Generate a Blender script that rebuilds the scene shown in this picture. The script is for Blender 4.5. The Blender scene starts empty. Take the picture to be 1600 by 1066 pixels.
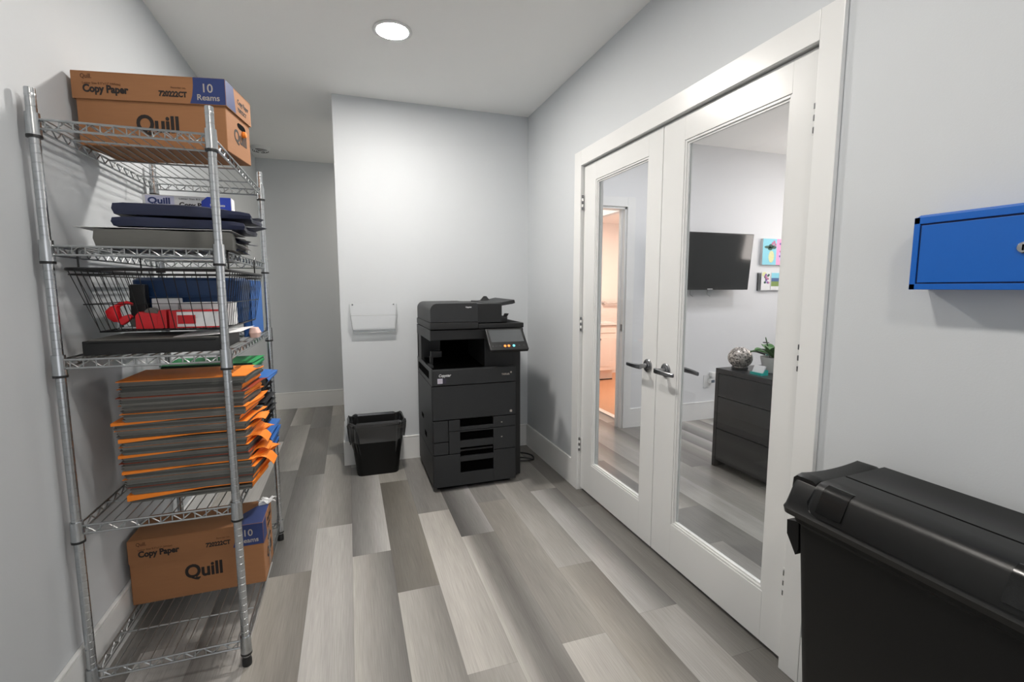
import bpy, bmesh, math, random
from mathutils import Vector, Matrix, Euler
R = random.Random(7)
SC = bpy.context.scene
COL = SC.collection
PI = math.pi

# ------------------------------------------------------------------ materials
def lin(h):
    h = h.lstrip('#'); c = [int(h[i:i+2], 16)/255 for i in (0, 2, 4)]
    return tuple((x/12.92 if x <= .04045 else ((x+.055)/1.055)**2.4) for x in c) + (1,)
MATS = {}
def mat(name, col, rough=.5, metal=0, var=.06, scale=30, bump=0, bscale=200, stretch=(1, 1, 1), spec=.5, coat=0, emit=None, es=0, trans=0, alpha=1):
    if name in MATS: return MATS[name]
    m = bpy.data.materials.new(name); m.use_nodes = True
    nt = m.node_tree; N = nt.nodes; L = nt.links; b = N['Principled BSDF']
    c = lin(col) if isinstance(col, str) else col
    tc = N.new('ShaderNodeTexCoord'); mp = N.new('ShaderNodeMapping'); mp.inputs['Scale'].default_value = stretch
    L.new(tc.outputs['Object'], mp.inputs['Vector'])
    no = N.new('ShaderNodeTexNoise'); no.inputs['Scale'].default_value = scale; no.inputs['Detail'].default_value = 3
    L.new(mp.outputs[0], no.inputs['Vector'])
    mx = N.new('ShaderNodeMix'); mx.data_type = 'RGBA'
    mx.inputs['A'].default_value = tuple(x*(1-var) for x in c[:3])+(1,)
    mx.inputs['B'].default_value = tuple(min(1, x*(1+var)) for x in c[:3])+(1,)
    L.new(no.outputs['Fac'], mx.inputs['Factor']); L.new(mx.outputs['Result'], b.inputs['Base Color'])
    b.inputs['Roughness'].default_value = rough; b.inputs['Metallic'].default_value = metal
    b.inputs['Specular IOR Level'].default_value = spec; b.inputs['Coat Weight'].default_value = coat
    b.inputs['Transmission Weight'].default_value = trans; b.inputs['Alpha'].default_value = alpha
    if emit:
        b.inputs['Emission Color'].default_value = lin(emit); b.inputs['Emission Strength'].default_value = es
    if bump:
        n2 = N.new('ShaderNodeTexNoise'); n2.inputs['Scale'].default_value = bscale; n2.inputs['Detail'].default_value = 2
        L.new(mp.outputs[0], n2.inputs['Vector'])
        bp = N.new('ShaderNodeBump'); bp.inputs['Strength'].default_value = bump; bp.inputs['Distance'].default_value = .002
        L.new(n2.outputs['Fac'], bp.inputs['Height']); L.new(bp.outputs[0], b.inputs['Normal'])
    MATS[name] = m; return m
def glassmat(name, tint, base=.04, rough=0.0, mixcol=0.0):
    # thin clear sheet: straight-through transmission plus Schlick reflection
    m = bpy.data.materials.new(name); m.use_nodes = True; nt = m.node_tree; N = nt.nodes; L = nt.links
    N.remove(N['Principled BSDF']); out = N['Material Output']
    tr = N.new('ShaderNodeBsdfTransparent'); tr.inputs[0].default_value = lin(tint)
    gl = N.new('ShaderNodeBsdfGlossy'); gl.inputs['Roughness'].default_value = rough
    lw = N.new('ShaderNodeLayerWeight'); lw.inputs['Blend'].default_value = .5
    pw = N.new('ShaderNodeMath'); pw.operation = 'POWER'; pw.inputs[1].default_value = 5; L.new(lw.outputs['Facing'], pw.inputs[0])
    ma = N.new('ShaderNodeMath'); ma.operation = 'MULTIPLY_ADD'; ma.inputs[1].default_value = .9; ma.inputs[2].default_value = base
    L.new(pw.outputs[0], ma.inputs[0])
    mx = N.new('ShaderNodeMixShader'); L.new(ma.outputs[0], mx.inputs[0]); L.new(tr.outputs[0], mx.inputs[1]); L.new(gl.outputs[0], mx.inputs[2])
    last = mx
    if mixcol:
        df = N.new('ShaderNodeBsdfDiffuse'); df.inputs[0].default_value = lin(tint)
        m2 = N.new('ShaderNodeMixShader'); m2.inputs[0].default_value = mixcol; L.new(mx.outputs[0], m2.inputs[1]); L.new(df.outputs[0], m2.inputs[2]); last = m2
    L.new(last.outputs[0], out.inputs[0]); MATS[name] = m; return m

PAINT = mat('paint_cool_grey', '#c3c7ca', .62, var=.012, scale=6, bump=.10, bscale=220)
PAINT2 = mat('paint_office', '#d6d8da', .62, var=.012, scale=6, bump=.08, bscale=220)
CEIL = mat('paint_ceiling', '#f1f1ef', .8, var=.01, scale=5, bump=.06, bscale=260)
TRIM = mat('paint_trim_white', '#dcdddc', .28, var=.01, scale=9)
DOORW = mat('paint_door_white', '#dadbda', .25, var=.01, scale=9)
CHROME = mat('zinc_plated_steel', '#b9bcbe', .27, 1, var=.12, scale=60)
WIRE = mat('zinc_wire', '#aeb1b2', .33, 1, var=.12, scale=80)
NICKEL = mat('satin_nickel', '#8f9092', .26, 1, var=.05, scale=60)
BLKP = mat('black_plastic', '#141516', .42, var=.1, scale=90)
BLKGL = mat('glossy_black_plastic', '#060707', .22, var=.08, scale=60, bump=.03, bscale=900, spec=.4)
BLKTEX = mat('textured_black_plastic', '#070808', .5, var=.1, scale=300, bump=.25, bscale=900, spec=.28)
BLKLID = mat('satin_black_plastic', '#0a0b0b', .36, var=.1, scale=80, bump=.05, bscale=700, spec=.4)
BLKWIRE = mat('black_coated_wire', '#0c0c0d', .4, var=.1)
CARD = mat('kraft_cardboard', '#986944', .8, var=.07, scale=14, stretch=(1, 1, 8), bump=.06, bscale=300)
CARD_E = mat('kraft_cardboard_edge', '#7a5230', .85, var=.1, scale=40)
INK = mat('black_print', '#211a17', .7, var=.04)
INKBR = mat('brown_print', '#5d3a20', .75, var=.04)
NAVYINK = mat('navy_print', '#27376a', .6, var=.05)
GREYINK = mat('grey_print', '#a9a29a', .7, var=.04)
WHITEP = mat('white_paper', '#dedfe0', .75, var=.02)
NAVY = mat('navy_paper', '#151d3a', .42, var=.12, scale=18, bump=.12, bscale=90)
GREYP = mat('grey_folder_edge', '#5f5f5b', .75, var=.14, scale=30, stretch=(1, 1, 30), bump=.12, bscale=240)
GREYP2 = mat('dark_grey_folder_edge', '#454643', .75, var=.14, scale=30, stretch=(1, 1, 30), bump=.12, bscale=240)
ORANGE = mat('orange_folder', '#ee8420', .6, var=.07, scale=16)
RUST = mat('dark_orange_folder', '#8e3312', .65, var=.1, scale=16)
GREEN = mat('green_folder', '#1d8a4c', .6, var=.08, scale=20)
GREENG = mat('grey_green_folder_edge', '#3c4a40', .75, var=.12, scale=30, stretch=(1, 1, 30))
BLUEF = mat('blue_folder', '#2a65b0', .5, var=.08, scale=20)
BLACKF = mat('black_folder', '#14161c', .6, var=.15, scale=20)
RED = mat('red_plastic', '#c4101c', .3, var=.06, scale=30)
BLUEBIN = mat('navy_plastic', '#163a66', .4, var=.08, scale=30)
BLUEBOX = mat('blue_enamel', '#075ab2', .38, var=.02, scale=30, bump=.04, bscale=500)
BLUEDK = mat('blue_enamel_gap', '#06204f', .6)
PRN = mat('printer_charcoal', '#1f2123', .5, var=.05, scale=200, bump=.08, bscale=900)
PRN2 = mat('printer_black', '#0f1011', .48, var=.06, scale=200, bump=.08, bscale=900)
PRNG = mat('printer_grey_side', '#292b2c', .5, var=.05, scale=200, bump=.06, bscale=900)
HOLE = mat('recess_black', '#020202', .95, var=.1, spec=.05)
SCREEN = mat('touch_screen_glass', '#4a4d4f', .16, var=.03)
BTN_O = mat('amber_key_lamp', '#e8792c', .4, emit='#ff8a3a', es=.16)
BTN_C = mat('cyan_key_lamp', '#5ec6d4', .4, emit='#6fdcec', es=.12)
LABEL = mat('pale_sticker', '#c9c4d6', .6)
LINER = glassmat('black_film', '#6c6f71', .10, .16, .16)
GLASS = glassmat('clear_glass', '#fbfdfc', .035)
ACRYL = glassmat('clear_acrylic', '#ffffff', .015, 0)
ACRYG = glassmat('grey_acrylic', '#dfe1e1', .02, 0)
TVB = mat('tv_bezel', '#0a0a0b', .25)
TVS = mat('tv_screen', '#050606', .08, var=.05, spec=.45)
DRES = mat('black_brown_laminate', '#151618', .33, var=.05, scale=16, stretch=(1, .06, 1))
SILV = mat('mosaic_silver', '#b4aca4', .3, .75, var=.5, scale=75, bump=.6, bscale=90)
def mosaic():
    m = bpy.data.materials.new('mosaic_tile'); m.use_nodes = True; nt = m.node_tree; N = nt.nodes; L = nt.links; b = N['Principled BSDF']
    tc = N.new('ShaderNodeTexCoord'); vo = N.new('ShaderNodeTexVoronoi'); vo.inputs['Scale'].default_value = 95; L.new(tc.outputs['Object'], vo.inputs['Vector'])
    sp = N.new('ShaderNodeSeparateColor'); L.new(vo.outputs['Color'], sp.inputs[0])
    mx = N.new('ShaderNodeMix'); mx.data_type = 'RGBA'; mx.inputs['A'].default_value = lin('#3c3632'); mx.inputs['B'].default_value = lin('#d8d0c8'); L.new(sp.outputs[0], mx.inputs['Factor'])
    L.new(mx.outputs['Result'], b.inputs['Base Color']); b.inputs['Roughness'].default_value = .35; b.inputs['Metallic'].default_value = .35
    bp = N.new('ShaderNodeBump'); bp.inputs['Strength'].default_value = .8; bp.inputs['Distance'].default_value = .003; L.new(vo.outputs['Color'], bp.inputs['Height']); L.new(bp.outputs[0], b.inputs['Normal'])
    return m
SILV = mosaic()
POTW = mat('white_ceramic', '#dcd9d6', .35, var=.03)
SOIL = mat('dark_soil', '#241b14', .95, var=.3, scale=90)
LEAF = mat('orchid_leaf', '#2f6b1c', .35, var=.25, scale=12)
TEAL = mat('teal_plastic', '#1fb7ad', .35, var=.04)
BATHW = mat('bath_wall_paint', '#ebe4e0', .5, var=.01)
VANW = mat('vanity_white', '#eae0d9', .35, var=.02)
BATHF = mat('terracotta_tile', '#c4906c', .35, var=.08, scale=8)
CHROME2 = mat('polished_chrome', '#cfcfcf', .12, 1, var=.03)
LAMP = mat('led_lens', '#ffffff', .5, emit='#fff9f2', es=66)
LAMP2 = mat('rear_led_lens', '#ffffff', .5, emit='#fff9f2', es=32)
LAMPV = mat('vestibule_lens', '#ffffff', .5, emit='#fff0e2', es=26)
LAMPW = mat('warm_led_lens', '#ffffff', .5, emit='#ffe6d8', es=66)
LAMPH = mat('hall_led_lens', '#ffffff', .5, emit='#fff4e6', es=30)
LAMPO = mat('office_led_lens', '#ffffff', .5, emit='#fdf9ff', es=26)
PANE_FILL = mat('fill_light_pane', '#ffffff', .3, emit='#eef3ff', es=.13)  # glowing pane of the fill window added behind the camera
SKYP = mat('daylit_pane', '#ffffff', .3, emit='#fff0ea', es=1.2)

def floor_mat():
    m = bpy.data.materials.new('vinyl_plank'); m.use_nodes = True; nt = m.node_tree; N = nt.nodes; L = nt.links; b = N['Principled BSDF']
    at = N.new('ShaderNodeAttribute'); at.attribute_name = 'plank_tone'
    tc = N.new('ShaderNodeTexCoord')
    mp = N.new('ShaderNodeMapping'); mp.inputs['Scale'].default_value = (260, 7, 1); L.new(tc.outputs['Object'], mp.inputs['Vector'])
    n1 = N.new('ShaderNodeTexNoise'); n1.inputs['Scale'].default_value = 1; n1.inputs['Detail'].default_value = 4; L.new(mp.outputs[0], n1.inputs['Vector'])
    mp2 = N.new('ShaderNodeMapping'); mp2.inputs['Scale'].default_value = (14, 1.2, 1); L.new(tc.outputs['Object'], mp2.inputs['Vector'])
    n2 = N.new('ShaderNodeTexNoise'); n2.inputs['Scale'].default_value = 1; n2.inputs['Detail'].default_value = 2; L.new(mp2.outputs[0], n2.inputs['Vector'])
    a1 = N.new('ShaderNodeMapRange'); a1.inputs['From Min'].default_value = .25; a1.inputs['From Max'].default_value = .75; a1.inputs['To Min'].default_value = .86; a1.inputs['To Max'].default_value = 1.12; L.new(n1.outputs['Fac'], a1.inputs['Value'])
    a2 = N.new('ShaderNodeMapRange'); a2.inputs['From Min'].default_value = .3; a2.inputs['From Max'].default_value = .7; a2.inputs['To Min'].default_value = .92; a2.inputs['To Max'].default_value = 1.08; L.new(n2.outputs['Fac'], a2.inputs['Value'])
    mu = N.new('ShaderNodeMath'); mu.operation = 'MULTIPLY'; L.new(a1.outputs[0], mu.inputs[0]); L.new(a2.outputs[0], mu.inputs[1])
    uv = N.new('ShaderNodeUVMap'); uv.uv_map = 'plank_uv'
    sp = N.new('ShaderNodeSeparateXYZ'); L.new(uv.outputs[0], sp.inputs[0])
    def edge(out, w):
        p = N.new('ShaderNodeMath'); p.operation = 'PINGPONG'; p.inputs[1].default_value = .5; L.new(out, p.inputs[0])
        g = N.new('ShaderNodeMath'); g.operation = 'GREATER_THAN'; g.inputs[1].default_value = w; L.new(p.outputs[0], g.inputs[0]); return g
    e1 = edge(sp.outputs['X'], .006); e2 = edge(sp.outputs['Y'], .001)
    em = N.new('ShaderNodeMath'); em.operation = 'MULTIPLY'; L.new(e1.outputs[0], em.inputs[0]); L.new(e2.outputs[0], em.inputs[1])
    er = N.new('ShaderNodeMapRange'); er.inputs['To Min'].default_value = .82; er.inputs['To Max'].default_value = 1; L.new(em.outputs[0], er.inputs['Value'])
    m3 = N.new('ShaderNodeMath'); m3.operation = 'MULTIPLY'; L.new(mu.outputs[0], m3.inputs[0]); L.new(er.outputs[0], m3.inputs[1])
    vm = N.new('ShaderNodeVectorMath'); vm.operation = 'SCALE'; L.new(at.outputs['Color'], vm.inputs[0]); L.new(m3.outputs[0], vm.inputs['Scale'])
    L.new(vm.outputs[0], b.inputs['Base Color']); b.inputs['Roughness'].default_value = .27
    bp = N.new('ShaderNodeBump'); bp.inputs['Strength'].default_value = .12; bp.inputs['Distance'].default_value = .001
    L.new(m3.outputs[0], bp.inputs['Height']); L.new(bp.outputs[0], b.inputs['Normal'])
    return m
FLOORM = floor_mat()

# ------------------------------------------------------------------ mesh builder
class MB:
    def __init__(s): s.bm = bmesh.new(); s.ms = []; s.bev = False
    def mi(s, m):
        if m not in s.ms: s.ms.append(m)
        return s.ms.index(m)
    def faces(s, vs, fs, m, M=None):
        i = s.mi(m); V = [s.bm.verts.new(M @ Vector(v) if M else v) for v in vs]; out = []
        for f in fs:
            try:
                q = s.bm.faces.new([V[k] for k in f]); q.material_index = i; out.append(q)
            except ValueError: pass
        return V, out
    def box(s, x0, x1, y0, y1, z0, z1, m, bev=0, seg=2, M=None):
        vs = [(x, y, z) for z in (z0, z1) for y in (y0, y1) for x in (x0, x1)]
        V, F = s.faces(vs, [(0, 2, 3, 1), (4, 5, 7, 6), (0, 1, 5, 4), (2, 6, 7, 3), (0, 4, 6, 2), (1, 3, 7, 5)], m, M)
        if bev:
            s.bev = True
            E = list({e for f in F for e in f.edges})
            r = bmesh.ops.bevel(s.bm, geom=E, offset=bev, segments=seg, profile=.5, affect='EDGES')
            for f in r['faces']: f.material_index = s.mi(m)
        return s
    def hexa(s, b, t, m):      # 4 bottom points, 4 top points (same winding)
        s.faces(list(b)+list(t), [(3, 2, 1, 0), (4, 5, 6, 7), (0, 1, 5, 4), (1, 2, 6, 5), (2, 3, 7, 6), (3, 0, 4, 7)], m); return s
    def tube(s, path, r, m, seg=6, cyc=False, cap=True):
        P = [Vector(p) for p in path]; n = len(P); i0 = s.mi(m); rings = []
        prev = None
        for k in range(n):
            if cyc: t = (P[(k+1) % n]-P[k-1])
            else: t = P[min(k+1, n-1)]-P[max(k-1, 0)]
            if t.length < 1e-9: t = Vector((0, 0, 1))
            t.normalize()
            if prev is None:
                a = Vector((0, 0, 1)) if abs(t.z) < .9 else Vector((1, 0, 0))
                u = t.cross(a).normalized()
            else:
                u = prev-t*prev.dot(t)
                u = u.normalized() if u.length > 1e-6 else t.orthogonal().normalized()
            prev = u; w = t.cross(u); rr = r[k] if isinstance(r, (list, tuple)) else r
            rings.append([s.bm.verts.new(P[k]+(u*math.cos(2*PI*j/seg)+w*math.sin(2*PI*j/seg))*rr) for j in range(seg)])
        for k in range(n if cyc else n-1):
            A, B = rings[k], rings[(k+1) % n]
            for j in range(seg):
                f = s.bm.faces.new((A[j], A[(j+1) % seg], B[(j+1) % seg], B[j])); f.material_index = i0
        if cap and not cyc:
            for q in (rings[0][::-1], rings[-1]):
                f = s.bm.faces.new(q); f.material_index = i0
        return s
    def lathe(s, prof, m, c=(0, 0, 0), seg=24, M=None, cap=True):
        T = Matrix.Translation(c) @ (M or Matrix.Identity(4)); i0 = s.mi(m); rings = []
        for r, z in prof: rings.append([s.bm.verts.new(T @ Vector((max(r, 1e-5)*math.cos(2*PI*j/seg), max(r, 1e-5)*math.sin(2*PI*j/seg), z))) for j in range(seg)])
        for A, B in zip(rings, rings[1:]):
            for j in range(seg):
                f = s.bm.faces.new((A[j], A[(j+1) % seg], B[(j+1) % seg], B[j])); f.material_index = i0
        if cap:
            for q in (rings[0][::-1], rings[-1]):
                f = s.bm.faces.new(q); f.material_index = i0
        return s
    def loft(s, rings, m, cap0=True, cap1=True, cyc=True):
        i0 = s.mi(m); RR = [[s.bm.verts.new(p) for p in r] for r in rings]; n = len(RR[0])
        for A, B in zip(RR, RR[1:]):
            for j in range(n if cyc else n-1):
                f = s.bm.faces.new((A[j], A[(j+1) % n], B[(j+1) % n], B[j])); f.material_index = i0
        if cap0: s.bm.faces.new(RR[0][::-1]).material_index = i0
        if cap1: s.bm.faces.new(RR[-1]).material_index = i0
        return s
    def prism(s, pts, d, m, M=None):     # polygon in local XY extruded along local Z by d
        n = len(pts); T = M or Matrix.Identity(4)
        vs = [T @ Vector((x, y, 0)) for x, y in pts]+[T @ Vector((x, y, d)) for x, y in pts]
        fs = [tuple(range(n-1, -1, -1)), tuple(range(n, 2*n))]+[(i, (i+1) % n, n+(i+1) % n, n+i) for i in range(n)]
        s.faces(vs, fs, m); return s
    def grid(s, fn, nu, nv, m, thick=0):
        i0 = s.mi(m); V = [[s.bm.verts.new(fn(u/nu, v/nv)) for v in range(nv+1)] for u in range(nu+1)]
        fs = []
        for u in range(nu):
            for v in range(nv):
                f = s.bm.faces.new((V[u][v], V[u+1][v], V[u+1][v+1], V[u][v+1])); f.material_index = i0; fs.append(f)
        if thick:
            bmesh.ops.recalc_face_normals(s.bm, faces=fs)
            r = bmesh.ops.solidify(s.bm, geom=fs, thickness=thick)
            for g in r['geom']:
                if isinstance(g, bmesh.types.BMFace): g.material_index = i0
        return s
    def text(s, body, size, M, m, bold=0.0, align='LEFT', shear=0, depth=.0003, width=None):
        cu = bpy.data.curves.new('t', 'FONT'); cu.body = body; cu.size = size; cu.offset = bold; cu.align_x = align; cu.shear = shear
        cu.resolution_u = 4; cu.extrude = depth
        o = bpy.data.objects.new('t', cu); COL.objects.link(o)
        dg = bpy.context.evaluated_depsgraph_get(); me = bpy.data.meshes.new_from_object(o.evaluated_get(dg))
        bpy.data.objects.remove(o); bpy.data.curves.remove(cu)
        S = Matrix.Identity(4)
        if width and len(me.vertices):
            xs = [v.co.x for v in me.vertices]; k = width/(max(xs)-min(xs)); S = Matrix.Diagonal((k, 1, 1, 1))
        i0 = s.mi(m); V = [s.bm.verts.new(M @ S @ v.co) for v in me.vertices]
        for p in me.polygons:
            try: s.bm.faces.new([V[k] for k in p.vertices]).material_index = i0
            except ValueError: pass
        bpy.data.meshes.remove(me); return s
    def build(s, name, parent=None, origin=None, smooth=29, recalc=True):
        if origin is None: origin = wloc(parent) if parent else Vector((0, 0, 0))
        origin = Vector(origin)
        if recalc: bmesh.ops.recalc_face_normals(s.bm, faces=s.bm.faces)
        bmesh.ops.translate(s.bm, verts=s.bm.verts, vec=-origin)
        me = bpy.data.meshes.new(name); s.bm.to_mesh(me); s.bm.free()
        for m in s.ms: me.materials.append(m)
        if smooth:
            me.shade_smooth(); me.set_sharp_from_angle(angle=math.radians(smooth))
        o = bpy.data.objects.new(name, me); COL.objects.link(o)
        if s.bev and smooth:
            wn = o.modifiers.new('weighted_normal', 'WEIGHTED_NORMAL'); wn.keep_sharp = True; wn.weight = 100
        if parent: o.parent = parent
        else: o.location = origin
        return o
def wloc(o):
    v = Vector((0, 0, 0))
    while o: v += o.location; o = o.parent
    return v
def thing(name, label, cat, loc=(0, 0, 0), group=None):
    o = bpy.data.objects.new(name, None); COL.objects.link(o); o.location = loc; o.empty_display_size = .05
    o['label'] = label; o['category'] = cat
    if group: o['group'] = group
    return o
def tag(o, label, cat, group=None, kind=None):
    o['label'] = label; o['category'] = cat
    if group: o['group'] = group
    if kind: o['kind'] = kind
    return o
def struct(o, label=None):
    o['kind'] = 'structure'
    if label: o['label'] = label
    return o
def copy_tree(o, parent=None):
    c = o.copy(); COL.objects.link(c); c.parent = parent
    for ch in list(o.children): copy_tree(ch, c)
    return c
def rrect(hw, hd, r, z, cx=0, cy=0, n=5):
    pts = []
    for sx, sy, a0 in ((1, 1, 0), (-1, 1, PI/2), (-1, -1, PI), (1, -1, 3*PI/2)):
        for k in range(n+1):
            a = a0+k*PI/2/n; pts.append((cx+sx*(hw-r)+r*math.cos(a), cy+sy*(hd-r)+r*math.sin(a), z))
    return pts
def facing(origin, right, up):      # matrix placing local XY on a plane with given right/up
    r = Vector(right).normalized(); u = Vector(up).normalized(); n = r.cross(u)
    M = Matrix((r, u, n)).transposed().to_4x4(); M.translation = Vector(origin); return M

# ------------------------------------------------------------------ camera
F, PITCH, YAW, ROLL, H = 742.3, -.1117, .3295, -.0014, 1.324
cy, sy = math.cos(YAW), math.sin(YAW)
fw = Vector((sy*math.cos(PITCH), cy*math.cos(PITCH), math.sin(PITCH)))
rt = Vector((cy, -sy, 0)); up = rt.cross(fw)
r2 = rt*math.cos(ROLL)+up*math.sin(ROLL); u2 = -rt*math.sin(ROLL)+up*math.cos(ROLL)
cam = bpy.data.cameras.new('camera'); co = bpy.data.objects.new('camera', cam); COL.objects.link(co)
Mx = Matrix((r2, u2, -fw)).transposed().to_4x4(); Mx.translation = (0, 0, H); co.matrix_world = Mx
cam.sensor_width = 36; cam.lens = F*36/1600; cam.clip_start = .02; cam.clip_end = 60
SC.camera = co

# ------------------------------------------------------------------ room dimensions
XL, XR, XR2 = -.86, 1.39, 1.515
YF, YB, YB2, YFAR = -1.6, 3.667, 4.25, 5.65
XC = -.062
ZC = 2.66
XO, YO = 4.9, 3.82          # office right wall, office back (tv) wall
DL, DM, DR, ZD = 2.706, 1.926, 1.144, 2.066
BH = .182                   # baseboard height

# ---- floor: one mesh of individually toned planks
def build_floor():
    W, X0, LN = .184, -.030, 1.238
    off = {-3: 1.2, -2: 2.30, -1: 2.71, 0: 2.355, 1: 1.996, 2: 1.465, 3: 2.366, 4: 1.491, 5: 1.937, 6: 1.54, 7: 1.235}
    T = {  # (column, row) -> grey levels left, mid, right ; row 0 is the plank just beyond the seam in `off`
        (-2, 0): (104, 128, 166), (-2, -1): (168, 146, 132), (-2, 1): (110, 120, 120), (-2, 2): (128, 118, 110),
        (-1, 0): (170, 150, 118), (-1, -1): (190, 192, 168), (-1, 1): (140, 150, 148), (-1, 2): (160, 150, 140), (-1, -2): (160, 170, 165),
        (0, 0): (118, 150, 190), (0, -1): (188, 150, 112), (0, 1): (150, 140, 128), (0, -2): (186, 170, 140),
        (1, 0): (108, 116, 128), (1, -1): (182, 160, 138), (1, 1): (170, 165, 150),
        (2, 0): (190, 192, 170), (2, -1): (150, 165, 176), (2, 1): (128, 136, 142),
        (3, 0): (96, 122, 172), (3, -1): (196, 104, 142), (3, 1): (150, 150, 140),
        (4, 0): (146, 150, 160), (4, -1): (192, 190, 176), (4, 1): (140, 140, 150),
        (5, 0): (174, 160, 146), (5, -1): (168, 148, 120), (5, 1): (150, 140, 135),
        (6, 0): (186, 160, 104), (6, -1): (172, 166, 152), (6, 1): (140, 140, 150),
        (7, 0): (128, 120, 112), (7, -1): (112, 116, 120), (7, 1): (120, 112, 105)}
    bm = bmesh.new(); uvl = bm.loops.layers.uv.new('plank_uv'); cl = bm.loops.layers.float_color.new('plank_tone')
    def tone(g, warm):
        c = ((g*.90/255.)+.055)/1.055; c = c**2.4
        return (c*(1+warm), c*(1+warm*.1), c*(1-warm*1.4), 1)
    rr = random.Random(3)
    x_lo, x_hi, y_lo, y_hi = XL-.1, 5.0, YF-.1, 5.75
    k0 = math.floor((x_lo-X0)/W); k1 = math.ceil((x_hi-X0)/W)
    for k in range(k0, k1):
        o = off.get(k, rr.uniform(0, LN)); n0 = math.floor((y_lo-o)/LN); n1 = math.ceil((y_hi-o)/LN)
        for n in range(n0, n1):
            xa, xb = max(X0+k*W, x_lo), min(X0+(k+1)*W, x_hi); ya, yb = max(o+n*LN, y_lo), min(o+(n+1)*LN, y_hi)
            if xb-xa < .004 or yb-ya < .004: continue
            g = T.get((k, n))
            if g is None:
                kind = rr.random(); a, b = rr.uniform(165, 190), rr.uniform(105, 135)
                g = (a, (a+b)/2, b) if kind < .4 else ((b, (a+b)/2, a) if kind < .65 else (rr.uniform(120, 185),)*3)
            warm = rr.uniform(.025, .055)+(.035 if (k, n) in ((1, 0), (-2, -1), (4, 0), (5, -1)) else 0)
            xs = [xa, xa+(xb-xa)*.33, xa+(xb-xa)*.66, xb]
            gs = [g[0], (g[0]+2*g[1])/3, (g[2]+2*g[1])/3, g[2]]
            for i in range(3):
                v = [bm.verts.new(p) for p in ((xs[i], ya, 0), (xs[i+1], ya, 0), (xs[i+1], yb, 0), (xs[i], yb, 0))]
                f = bm.faces.new(v)
                for lp, (u, w, gg) in zip(f.loops, ((i/3, 0, gs[i]), ((i+1)/3, 0, gs[i+1]), ((i+1)/3, 1, gs[i+1]), (i/3, 1, gs[i]))):
                    lp[uvl].uv = (u, w); lp[cl] = tone(gg, warm)
    # solid slab underneath
    vs = [(x, y, z) for z in (-.12, -.002) for y in (y_lo, y_hi) for x in (x_lo, x_hi)]
    V = [bm.verts.new(p) for p in vs]
    for f in ((0, 2, 3, 1), (0, 1, 5, 4), (2, 6, 7, 3), (0, 4, 6, 2), (1, 3, 7, 5)):
        q = bm.faces.new([V[i] for i in f])
        for lp in q.loops: lp[cl] = (.2, .2, .2, 1); lp[uvl].uv = (.3, .3)
    me = bpy.data.meshes.new('floor'); bm.to_mesh(me); bm.free(); me.materials.append(FLOORM)
    o = bpy.data.objects.new('floor', me); COL.objects.link(o); struct(o, 'grey ombre vinyl plank floor')
build_floor()

def sbox(name, *a, m=PAINT, label=None):
    return struct(MB().box(*a, m).build(name, smooth=0), label)
sbox('wall_left', XL-.12, XL, YF-.1, YFAR+.1, 0, ZC, label='long cool grey wall behind the wire shelf')
sbox('wall_far', XL, XR, YFAR, YFAR+.1, 0, ZC, label='grey end wall of the passage')
sbox('wall_back', XC, XR, YB, YB2, 0, ZC, label='grey wall stub behind the copier')
w = MB(); w.box(XL, -.55, YF-.1, YF, 0, ZC, PAINT); w.box(1.15, XO, YF-.1, YF, 0, ZC, PAINT); w.box(-.55, 1.15, YF-.1, YF, 2.3, ZC, PAINT); w.box(-.55, 1.15, YF-.1, YF, 0, .25, PAINT)
struct(w.build('wall_front', smooth=0), 'grey wall with an added fill light window behind the viewer')
fill_win = thing('fill_window', 'large unseen window added as fill light behind the viewer', 'window', (.3, YF, .25)); fill_win['kind'] = 'structure'  # unseen window, added for frontal fill and to lift the ceiling
m = MB()
for a in ((-.55, -.50, .25, 2.3), (1.10, 1.15, .25, 2.3), (.275, .325, .25, 2.3), (-.5, 1.1, .25, .30), (-.5, 1.1, 2.25, 2.3)): m.box(a[0], a[1], YF-.08, YF-.03, a[2], a[3], TRIM)
m.build('window_frame', fill_win, smooth=0)
MB().box(-.50, 1.10, YF-.062, YF-.056, .30, 2.25, PANE_FILL).build('pane', fill_win, smooth=0)
w = MB()
w.box(XR, XR2, YF, DR-.02, 0, ZC, PAINT); w.box(XR, XR2, DL+.02, YFAR+.1, 0, ZC, PAINT); w.box(XR, XR2, DR-.02, DL+.02, ZD+.02, ZC, PAINT)
struct(w.build('wall_right', smooth=0), 'grey wall holding the double glass doors')
c = MB(); c.box(XL-.12, XO+.1, YF-.1, 6.6, ZC, ZC+.1, CEIL); struct(c.build('ceiling', smooth=0), 'flat grey ceiling')

# office shell
w = MB(); BX0, BX1, BZ = 1.66, 2.405, 2.045
w.box(XR2, BX0, YO, YO+.1, 0, ZC, PAINT2); w.box(BX1, XO, YO, YO+.1, 0, ZC, PAINT2); w.box(BX0, BX1, YO, YO+.1, BZ, ZC, PAINT2)
struct(w.build('wall_office_back', smooth=0), 'white office wall with the television')
w = MB(); WY0, WY1, WZ0, WZ1 = 2.22, 3.3, 1.42, 2.25
w.box(XO, XO+.1, YF, WY0, 0, ZC, PAINT2); w.box(XO, XO+.1, WY1, YO+.1, 0, ZC, PAINT2)
w.box(XO, XO+.1, WY0, WY1, 0, WZ0, PAINT2); w.box(XO, XO+.1, WY0, WY1, WZ1, ZC, PAINT2)
struct(w.build('wall_office_right', smooth=0), 'office side wall with a high window')
win = thing('window_1', 'bright high window in the office side wall', 'window', (XO+.05, (WY0+WY1)/2, WZ0)); win['kind'] = 'structure'
m = MB()
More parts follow.
